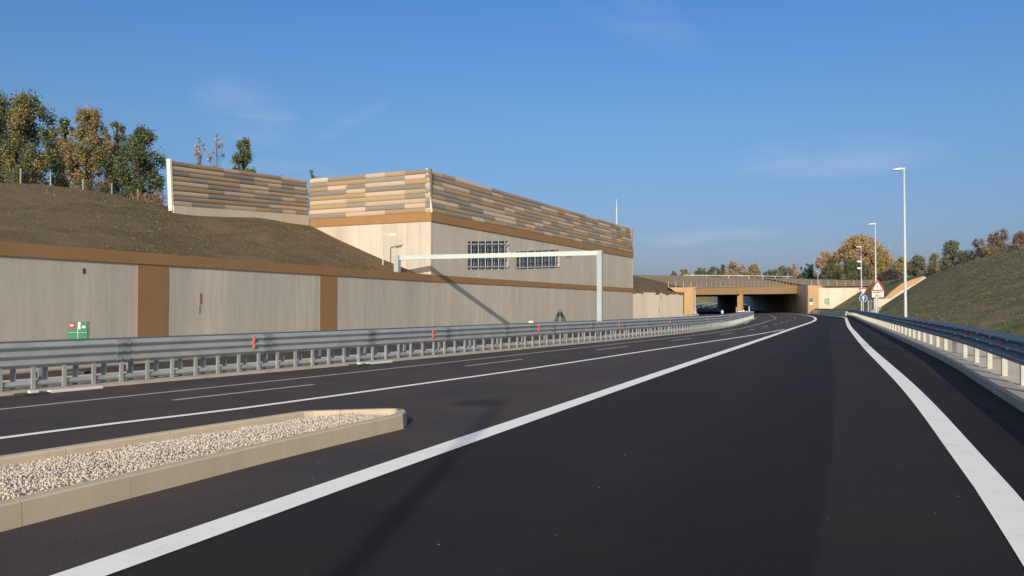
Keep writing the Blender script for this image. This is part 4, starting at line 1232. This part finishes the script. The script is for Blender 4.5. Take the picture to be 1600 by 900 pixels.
# yield + blue arrow
yx, yy = 44.35, 101.0
ysn = empty('yield_sign', (yx, yy, 0), 0, 'red and white yield triangle above a round blue arrow sign, one pole', 'road sign')
MB().tube([(yx, yy, 0), (yx, yy, 3.9)], .045, 10).build('pole', 'pole_white', ysn)
c = shift((yx, yy, 3.62), .07)
tri_plate(MB(), c, FACE, 1.0, .03, True).build('border', 'red', ysn)
tri_plate(MB(), shift(c, .02), FACE, .62, .012, True).build('panel', 'white', ysn)
c = shift((yx, yy, 2.65), .07)
MB().disc(c, .48, FACE, .025, 28).build('rim', 'white', ysn)
MB().disc(shift(c, .018), .44, FACE, .012, 28).build('disc', 'sign_blue', ysn)
MB().disc(shift(c, .03), 0, FACE, .012, poly=[(-.05, -.33), (.05, -.33), (.05, .05), (.19, .05), (0, .34), (-.19, .05), (-.05, .05)]).build('arrow', 'white', ysn)
# slim post beside it
sp_ = empty('slim_post', (46.3, 104, 0), 0, 'slim white post just right of the blue arrow sign', 'post')
MB().tube([(46.3, 104, 0), (46.3, 104, 2.3)], .045, 8).build('stem', 'pole_white', sp_)
MB().bar((46.3, 104, 2.28), (46.9, 104, 2.28), .05, .05).build('arm', 'pole_white', sp_)
# triangle seen from behind
tx_, ty_ = 2.95, 49.0
ts = empty('triangle_sign', (tx_, ty_, 0), 0, 'grey back of a triangular road sign between the left barrier and the wall', 'road sign')
MB().tube([(tx_, ty_, 0), (tx_, ty_, 1.45)], .03, 8).build('pole', 'galvanised', ts)
tri_plate(MB(), (tx_, ty_ + .06, 1.02), (-.45, .9, 0), 0.85, .03).build('panel', 'sign_back', ts)
MB().tube([(tx_ - .02, ty_ - .0, 0.55), (tx_ - .02, ty_, 1.42)], .018, 6).build('bracket', 'pole_white', ts)
# small white plate
mk = empty('marker_plate', (1.25, 53, 0), 0, 'small white marker plate low before the wall, left of the triangular sign', 'marker')
MB().tube([(1.25, 53, 0), (1.25, 53, .6)], .03, 6).build('stem', 'galvanised', mk); MB().box((1.25, 52.96, .52), (.3, .02, .36)).build('plate', 'white', mk)
# green emergency sign
gx, gy = -10.95, 20.2
FACE = Vector((0.30, -0.954, 0)).normalized()
gs = empty('emergency_sign', (gx, gy, 0), 0, 'small square green emergency sign on a dark post before the near wall', 'sign')
MB().tube([(gx, gy, -.02), (gx, gy, .95)], .022, 8).build('pole', 'dark_metal', gs)
MB().box((gx, gy, .03), (.5, .3, .06)).build('base', 'dark_metal', gs)
c = (gx, gy, 1.08)
MB().disc(c, 0, FACE, .035, poly=[(-.22, -.225), (.22, -.225), (.22, .225), (-.22, .225)]).build('panel', 'sign_green', gs)
MB().disc(shift((c[0] + .235 * .954, c[1] + .235 * .3, c[2]), -.02), 0, FACE, .03, poly=[(-.025, -.225), (.025, -.225), (.025, .225), (-.025, .225)]).build('side_edge', 'sign_back', gs)
MB().disc(shift((c[0] - .13, c[1] - .04, c[2] + .13), .02), 0, FACE, .008, poly=[(-.07, -.075), (.07, -.075), (.07, .075), (-.07, .075)]).build('symbol', 'red', gs)
MB().disc(shift((c[0] - .13, c[1] - .04, c[2] + .13), .03), 0, FACE, .006, poly=[(-.04, -.02), (.04, -.02), (.04, .02), (-.04, .02)]).build('symbol', 'white', gs)
MB().disc(shift((c[0] + .03, c[1] + .01, c[2] + .12), .02), 0, FACE, .008, poly=[(-.03, -.09), (.03, -.09), (.03, .09), (-.03, .09)]).build('symbol', 'white', gs)
MB().disc(shift((c[0] + .13, c[1] + .04, c[2] + .08), .02), 0, FACE, .008, poly=[(-.05, -.02), (.05, -.02), (.02, .04), (-.03, .04)]).build('symbol', 'white', gs)
MB().disc(shift((c[0], c[1], c[2] - .09), .02), 0, FACE, .006, poly=[(-.006, -.13), (.006, -.13), (.006, .13), (-.006, .13)]).build('divider', 'lamp_grey', gs)
MB().disc(shift((c[0], c[1], c[2] - .05), .02), 0, FACE, .006, poly=[(-.2, -.004), (.2, -.004), (.2, .004), (-.2, .004)]).build('divider', 'lamp_grey', gs)

# ------------------------------------------------------------------ culvert with ochre wing on the right bank
cv = empty('culvert_headwall', (60, 130, 1.5), 0, 'pale concrete headwall with ochre wing cut into the right bank', 'headwall')
def on_right(o, y):
    p = rr; s = s_at(p, y); q = at_len(p, s); d = dir_at(p, s); n = (d[1], -d[0]); x, yy2 = q[0] + n[0] * o, q[1] + n[1] * o
    return np.array([x, yy2, grid_z(RG, x, yy2)])
cop = [on_right(k_, 131) for k_ in (4.6, 6.2, 7.8, 9.4, 10.9)]
mb = MB()
for a, b in zip(cop[:-1], cop[1:]): mb.bar((a[0], a[1], a[2] + .02), (b[0], b[1], b[2] + .02), .5, .42)
mb.build('coping', 'concrete_light', cv)
mb = MB(); vs = []
for a, hgt in zip(cop, (0.35, .85, 1.0, .8, .1)):
    vs += [(a[0], a[1] + .5, a[2] - .4), (a[0], a[1] + .5, a[2] + .2 + hgt), (a[0], a[1] + .85, a[2] + .2 + hgt), (a[0], a[1] + .85, a[2] - .4)]
fs = [(i * 4 + j, i * 4 + (j + 1) % 4, (i + 1) * 4 + (j + 1) % 4, (i + 1) * 4 + j) for i in range(4) for j in range(4)] + [(0, 1, 2, 3), (19, 18, 17, 16)]
mb.add(vs, fs); mb.build('wing', 'ochre_sunlit', cv)
MB().box((59.6, 129.3, 2.05), (2.3, .5, 1.6), -.1).build('block', 'concrete_light', cv)
mb = MB(); a = on_right(1.9, 118); b = on_right(3.9, 128); a[2] += .12; b[2] += .15
mb.bar(a, b, 1.0, .3); mb.build('steps', 'concrete_light', cv)
ga = empty('gate', (57.3, 131, 0), 0, 'dark blue grey railing gate beside the pale culvert headwall', 'gate')
gc = on_right(3.2, 131)
MB().box((gc[0], gc[1], gc[2] + .7), (1.8, .08, 2.0), 0).build('panel', 'steel_blue', ga)
for k in range(4): MB().tube([(gc[0] - .9 + k * .6, gc[1] - .08, gc[2] - .3), (gc[0] - .9 + k * .6, gc[1] - .08, gc[2] + 1.8)], .04, 6).build('bar', 'galvanised_dull', ga)

# ------------------------------------------------------------------ trees
def tree(name, x, y, z, h, wd, cols, label, cat='tree', group=None, lobes=26, leaves=3800, leaf=0.11, crown0=0.18, seed=0, sparse=1.0, shape='oval', trunks=1, depth=None, limb=1.0):
    rng = np.random.RandomState(seed); cols = np.array(cols) * 2.45; cols = cols * .86 + cols.mean(1)[:, None] * .14; lobes = int(lobes * 2.3); leaves = int(leaves * 2.7); leaf *= .62
    root = empty(name, (x, y, z), 0, label, cat, group)
    # lobe centres
    lc = []; lr = []
    while len(lc) < lobes:
        t = rng.rand(); a = rng.rand() * 2 * math.pi
        if shape == 'oval': prof = math.sin(math.pi * min(1, (t * 0.86 + 0.12))) ** 0.6
        elif shape == 'column': prof = (math.sin(math.pi * min(1, t * .85 + .14)) ** 0.45) * .95
        elif shape == 'top': prof = 0.35 + 0.65 * t if t < .8 else (1 - t) * 4 + .2
        else: prof = math.sqrt(max(0, 1 - (t - .25) ** 2 / .6))
        r = wd / 2 * prof * math.sqrt(rng.rand()) * .86
        lc.append((r * math.cos(a), r * math.sin(a) * (depth or 1), h * (crown0 + (0.97 - crown0) * t)))
        lr.append(min(2.2, wd) ** .35 * wd ** .65 * rng.uniform(.07, .17) * (1.0 if t < .8 else .75))
    lc = np.array(lc); lr = np.array(lr)
    # trunk and limbs
    mb = MB()
    for k in range(trunks):
        ox, oy = (rng.uniform(-.18, .18, 2) * wd) if trunks > 1 else (0, 0)
        top = h * rng.uniform(.72, .9)
        pts = [(x + ox * .4 + math.sin(t * 3 + k) * .03 * wd, y + oy * .4 + math.cos(t * 4 + k) * .03 * wd, z - .25 + top * t) for t in np.linspace(0, 1, 7)]
        rad = max(.025, h * .017 * limb)
        mb.tube(pts, [rad * (1 - .8 * t) for t in np.linspace(0, 1, 7)], 7)
    for k in range(0, lobes, max(1, lobes // 30)):
        c = lc[k]; t0 = max(.12, c[2] / h - rng.uniform(.12, .25))
        mb.tube([(x, y, z + h * t0), (x + c[0] * .55, y + c[1] * .55, z + h * t0 + (c[2] - h * t0) * .45), (x + c[0], y + c[1], z + c[2])], [h * .008 * limb, h * .005 * limb, h * .002 * limb], 5)
    mb.build('trunk', 'bark', root, smooth=True)
    n = int(leaves * sparse)
    w_ = lr ** 1.6; idx = rng.choice(lobes, n, p=w_ / w_.sum())
    dirs = rng.normal(size=(n, 3)); dirs /= np.linalg.norm(dirs, axis=1)[:, None]
    rad = rng.rand(n) ** 0.45 * lr[idx] * rng.uniform(.6, 1.5, n)
    rad = np.where(rng.rand(n) < .3, rad * rng.uniform(1, 1.45, n), rad)
    c = lc[idx] + dirs * rad[:, None] * np.array([.9, .9, 1.25])
    # upward twigs at the margin
    c = c[c[:, 2] > h * .04]; n = len(c); idx = idx[:n]
    sz = leaf * rng.uniform(.55, 1.35, n)
    u = rng.normal(size=(n, 3)); u /= np.linalg.norm(u, axis=1)[:, None]
    v = np.cross(u, rng.normal(size=(n, 3))); v /= np.linalg.norm(v, axis=1)[:, None]
    u *= sz[:, None]; v *= sz[:, None] * .62
    V = np.stack([c - u, c + v * .9 - u * .1, c + u, c - v * .9 + u * .1], 1) + np.array([x, y, z])
    F = np.arange(n * 4).reshape(n, 4)
    lobe_c = rng.randint(0, len(cols), lobes); pick = np.where(rng.rand(n) < .65, lobe_c[idx], rng.randint(0, len(cols), n))
    T = cols[pick] * rng.uniform(.7, 1.3, (n, 1))
    fast_mesh('crown', V.reshape(-1, 3), F, T, 'foliage', root)
    return root
GRN = [(0.045, 0.065, 0.03), (0.075, 0.095, 0.045), (0.10, 0.115, 0.05), (0.05, 0.07, 0.045)]
DKG = [(0.035, 0.055, 0.03), (0.05, 0.072, 0.038), (0.075, 0.09, 0.04), (0.10, 0.10, 0.045)]
ORG = [(0.19, 0.125, 0.055), (0.17, 0.13, 0.05), (0.13, 0.12, 0.05), (0.19, 0.11, 0.06), (0.09, 0.09, 0.04)]
YEL = [(0.20, 0.17, 0.05), (0.15, 0.14, 0.05), (0.10, 0.11, 0.04), (0.22, 0.15, 0.06)]
RED = [(0.12, 0.07, 0.068), (0.10, 0.065, 0.06), (0.15, 0.085, 0.08), (0.08, 0.07, 0.05)]
GRY = [(0.10, 0.105, 0.075), (0.08, 0.08, 0.06), (0.12, 0.11, 0.08), (0.06, 0.07, 0.045)]
PNK = [(0.28, 0.18, 0.13), (0.22, 0.15, 0.10), (0.17, 0.13, 0.08)]
def px_tree(name, px, top, D, wpx, zb_, **k):
    if D > 90: zb_ -= 0.9
    wpx *= 1.3 if D > 230 else 1.12
    x = (px - 800) / 1250 * D; h = EYE + (478 - top) * D / 1250 - zb_
    return tree(name, x, D, zb_, h, wpx * D / 1250, **k)
LZ = 6.85
TG = 'trees on the left bank behind the fence'
px_tree('tree', -12, 138, 46, 95, LZ, cols=DKG, label='dark green tree cut by the left edge of the picture', group=TG, seed=1, lobes=40, leaves=7000, shape='column')
px_tree('tree', 44, 143, 45, 85, LZ, cols=DKG + ORG[1:2], label='tallest dark green tree on the left bank, second from the left', group=TG, seed=2, lobes=44, leaves=8500, shape='column')
px_tree('tree', 98, 180, 50, 42, LZ, cols=GRN + YEL[:1], label='slim green tree left of the orange tree on the bank', group=TG, seed=3, lobes=26, leaves=3200, shape='column')
px_tree('tree', 137, 168, 46, 72, LZ, cols=ORG + GRN[1:3], label='orange and olive autumn tree on the left bank', group=TG, seed=4, lobes=40, leaves=6500, shape='column')
px_tree('tree', 180, 186, 50, 44, LZ, cols=GRN + GRY, label='thin pale green tree between the orange tree and the last green one', group=TG, seed=5, lobes=24, leaves=2600, shape='column', trunks=2)
px_tree('tree', 217, 197, 46, 72, LZ, cols=DKG + GRN[:2], label='rounded green tree standing last before the noise barrier', group=TG, seed=6, lobes=36, leaves=5200, shape='oval', trunks=2)
px_tree('tree', 311, 208, 62, 24, LZ, cols=PNK + GRY[:1], label='nearly bare slender tree behind the noise barrier, left of the pink one', group=TG, seed=7, lobes=14, leaves=650, shape='column', limb=.3)
px_tree('tree', 337, 202, 62, 30, LZ, cols=PNK + GRY[:2], label='slender tree with pinkish orange top behind the noise barrier', group=TG, seed=8, lobes=14, leaves=560, shape='top', limb=.35)
px_tree('tree', 378, 210, 60, 42, LZ, cols=DKG + YEL[1:3], label='dense green oval tree behind the noise barrier', group=TG, seed=9, lobes=30, leaves=4200, shape='column')
px_tree('tree', 488, 263, 58, 34, LZ, cols=GRY, label='sparse treetop showing above the corner of the clad building', group=TG, seed=10, lobes=12, leaves=500, shape='oval')
px_tree('tree', 440, 266, 62, 26, LZ, cols=DKG, label='low treetop just above the noise barrier near the building', group=TG, seed=110, lobes=12, leaves=500, shape='oval')
# hedge shrubs under the trees
names = ['at the far left edge', 'below the tallest tree', 'right of the tallest tree', 'left of the orange tree', 'below the orange tree', 'below the thin pale tree', 'below the last rounded tree']
for k, px in enumerate((5, 38, 72, 105, 140, 172, 205)):
    x = (px - 800) / 1250 * 41; 
    tree('shrub', x, 41 - k * .2, LZ - .5, 1.5 - k * .09, 1.5, [(0.03, 0.05, 0.025), (0.045, 0.065, 0.03), (0.06, 0.07, 0.03)], 'dark green shrub of the hedge behind the fence, ' + names[k], 'shrub', 'hedge behind the left fence', lobes=18, leaves=2600, leaf=.08, crown0=.05, seed=30 + k, shape='dome')
tree('shrub', -17.3, 37.9, 6.3, .65, 1.9, [(0.20, 0.10, 0.06), (0.16, 0.09, 0.05), (0.10, 0.08, 0.04)], 'low rusty brown shrub at the left end of the noise barrier', 'shrub', lobes=16, leaves=1500, leaf=.06, crown0=.05, seed=44, shape='dome')

# fence on the left crest
fpts = []
for px in (-60, 30, 77, 128, 173, 214):
    D = {-60: 31.5, 30: 32.5, 77: 33.5, 128: 35, 173: 36.6, 214: 38}[px]
    x = (px - 800) / 1250 * D; fpts.append((x, D, grid_z(LG, x, D)))
fr_ = empty('chain_link_fence', fpts[1], 0, 'green grey wire fence with slim posts along the left bank crest', 'fence')
for q in fpts: MB().bar((q[0], q[1], q[2] - .2), (q[0], q[1], q[2] + .62), .06, .06).build('post', 'fence_green', fr_)
mb = MB()
for k in range(7): mb.tube([(q[0], q[1], q[2] + .06 + k * .09) for q in fpts], .004, 4)
mb.build('mesh', 'fence_green', fr_)

# far trees above the underpass
FT = 'trees on the skyline above the underpass'
far_list = [
 (1053, 424, 240, 9, GRY, 'pale thin shrub-like tree, leftmost on the skyline above the underpass', 'oval'),
 (1070, 421, 240, 20, YEL + GRN, 'small round yellow green tree above the left abutment', 'dome'),
 (1096, 420, 245, 24, GRN, 'low green tree above the left underpass bay', 'dome'),
 (1116, 417, 240, 26, DKG, 'dark green bushy tree left of the pinkish brown one', 'dome'),
 (1130, 413, 250, 12, DKG, 'small dark pointed tree left of the pinkish brown one', 'column'),
 (1150, 409, 238, 32, PNK + GRN[1:2], 'pinkish brown rounded tree above the middle pier', 'dome'),
 (1178, 413, 238, 26, ORG, 'orange rounded tree right of the pinkish brown one', 'dome'),
 (1207, 421, 250, 26, GRN, 'low green shrubby tree above the right bay', 'dome'),
 (1226, 415, 245, 26, GRY + GRN[1:2], 'grey green tree above the right bay', 'dome'),
 (1242, 413, 255, 12, PNK, 'thin pinkish tree beside the dark evergreen', 'column'),
 (1263, 412, 235, 26, [(0.025, 0.06, 0.04), (0.03, 0.07, 0.045)], 'dark bluish evergreen above the right end of the girder', 'dome'),
]
for k, (px, top, D, wp, cols, lb, shp) in enumerate(far_list):
    px_tree('tree', px, top, D, wp, 8.9, cols=cols, label=lb, group=FT, seed=50 + k, lobes=22, leaves=1500, leaf=.32, crown0=.05, shape=shp)
RT_ = 'trees on the skyline right of the underpass'
right_list = [
 (1288, 393, 225, 34, PNK + ORG[3:4], 9, 'pinkish orange tree at the left foot of the big willow-like one', 'dome', 2500, .3),
 (1300, 404, 215, 30, DKG, 9, 'dark green bush before the big orange tree', 'dome', 2200, .3),
 (1345, 369, 222, 92, ORG[:3] + PNK[:2] + YEL[:1], 8.8, 'large billowing orange tree, the biggest on the right skyline', 'dome', 15000, .36),
 (1335, 408, 205, 50, DKG + GRN, 8.8, 'dark green bush below the big orange tree', 'dome', 3200, .3),
 (1378, 396, 215, 40, ORG[1:3] + YEL, 8.8, 'ochre tree joined to the right side of the big orange one', 'dome', 3500, .3),
 (1408, 403, 180, 34, YEL, 8.3, 'yellow green round tree behind the nearest lamp pole', 'dome', 3000, .24),
 (1436, 400, 150, 34, GRY, 7.9, 'grey green bushy tree right of the nearest lamp pole', 'dome', 3000, .2),
 (1463, 397, 132, 26, GRY + YEL[:1], 7.5, 'olive bush between the grey green and the dark tree', 'dome', 2200, .17),
 (1490, 377, 122, 40, DKG + GRY + YEL[1:2], 7.3, 'dark olive tree left of the reddish trees', 'oval', 4200, .16),
 (1530, 372, 112, 38, RED, 7.3, 'reddish autumn tree, first of the reddish row on the right bank', 'oval', 3200, .14),
 (1563, 359, 106, 46, RED + GRY[:1], 7.3, 'tallest reddish tree on the right bank', 'oval', 4000, .14),
 (1597, 363, 100, 40, RED + PNK[2:3], 7.3, 'reddish tree cut by the right edge of the picture', 'oval', 3200, .14),
 (1548, 385, 104, 44, YEL + GRY, 7.2, 'low yellowish scrub at the foot of the tallest reddish tree', 'dome', 2600, .13),
 (1588, 382, 96, 44, GRY + RED[:1], 7.2, 'low grey scrub at the foot of the cut-off reddish tree', 'dome', 2600, .13),
 (1510, 392, 112, 40, GRY + DKG[:1], 7.2, 'low dark scrub between the olive tree and the reddish ones', 'dome', 2400, .14),
 (1622, 370, 95, 44, RED, 7.2, 'reddish tree just beyond the right edge of the picture', 'oval', 1800, .14),
]
for k, (px, top, D, wp, cols, zb_, lb, shp, nl, lf) in enumerate(right_list):
    px_tree('tree', px, top, D, wp, zb_, cols=cols, label=lb, group=RT_, seed=80 + k, lobes=75 if nl > 5000 else 26, leaves=nl, leaf=lf, crown0=.05, shape=shp)
x = (1392 - 800) / 1250 * 176
tree('shrub', x, 176, 7.0, 2.6, 6.0, [(0.05, 0.04, 0.055), (0.035, 0.035, 0.045), (0.06, 0.045, 0.045)], 'dark purplish thicket on the right bank by the wing wall', 'shrub', lobes=24, leaves=3000, leaf=.2, crown0=.0, seed=140, shape='dome')

# ------------------------------------------------------------------ dry grass on the banks
def grass(G, rowsel, count, cols, name, label, h=(.025, .085), seed=1, ymin=5, ymax=75, bare=0.0):
    rng = np.random.RandomState(seed); cols = np.array(cols)
    n, r, _ = G.shape; j0, j1 = rowsel
    ok = []
    I = rng.randint(0, n - 1, count * 3); J = rng.uniform(j0, j1, count * 3)
    a = rng.rand(count * 3); j = J.astype(int); b = J - j
    P = (G[I, j] * ((1 - a) * (1 - b))[:, None] + G[I + 1, j] * (a * (1 - b))[:, None] + G[I, j + 1] * ((1 - a) * b)[:, None] + G[I + 1, j + 1] * (a * b)[:, None])
    m = (P[:, 1] > ymin) & (P[:, 1] < ymax) & (abs(P[:, 0]) < P[:, 1] * .75 + 3)
    keep = rng.rand(len(P)) < np.clip(30.0 / np.maximum(P[:, 1], 8), 0, 1)
    patch = np.sin(P[:, 0] * .9 + P[:, 1] * .5) + np.sin(P[:, 0] * .37 - P[:, 1] * .8 + 2) + rng.normal(size=len(P)) * .8
    P = P[m & keep & (patch > -1.2)][:count]; k = len(P)
    B = 4; P = np.repeat(P, B, 0); k *= B
    P[:, :2] += rng.normal(size=(k, 2)) * .05
    ang = rng.rand(k) * 6.28; hh = rng.uniform(*h, k); ww = rng.uniform(.008, .022, k) * np.clip(P[:, 1] / 22, 1, 3)
    dx, dy = np.cos(ang), np.sin(ang); ln = rng.uniform(-.6, .6, (k, 2)) * hh[:, None]
    z0 = P[:, 2] - .03
    V = np.stack([np.stack([P[:, 0] - dx * ww, P[:, 1] - dy * ww, z0], 1), np.stack([P[:, 0] + dx * ww, P[:, 1] + dy * ww, z0], 1), np.stack([P[:, 0] + ln[:, 0], P[:, 1] + ln[:, 1], z0 + hh], 1)], 1)
    T = cols[rng.randint(0, len(cols), k)] * rng.uniform(.6, 1.25, (k, 1))
    o = fast_mesh(name, V.reshape(-1, 3), np.arange(k * 3).reshape(k, 3), T, 'grass_blades')
    tag(o, label, 'grass', kind='stuff'); return o
grass(LG, (1, 26), 26000, [(0.19, 0.135, 0.09), (0.16, 0.125, 0.075), (0.215, 0.155, 0.10), (0.14, 0.125, 0.068)], 'dry_grass', 'dry brown grass covering the left bank', seed=2, h=(.02, .06), ymin=10, ymax=60)
grass(RG, (1, 26), 15000, [(0.13, 0.135, 0.065), (0.16, 0.13, 0.08), (0.19, 0.155, 0.095), (0.11, 0.125, 0.055)], 'bank_grass', 'mixed green and brown grass on the right bank', seed=3, ymin=14, ymax=110)
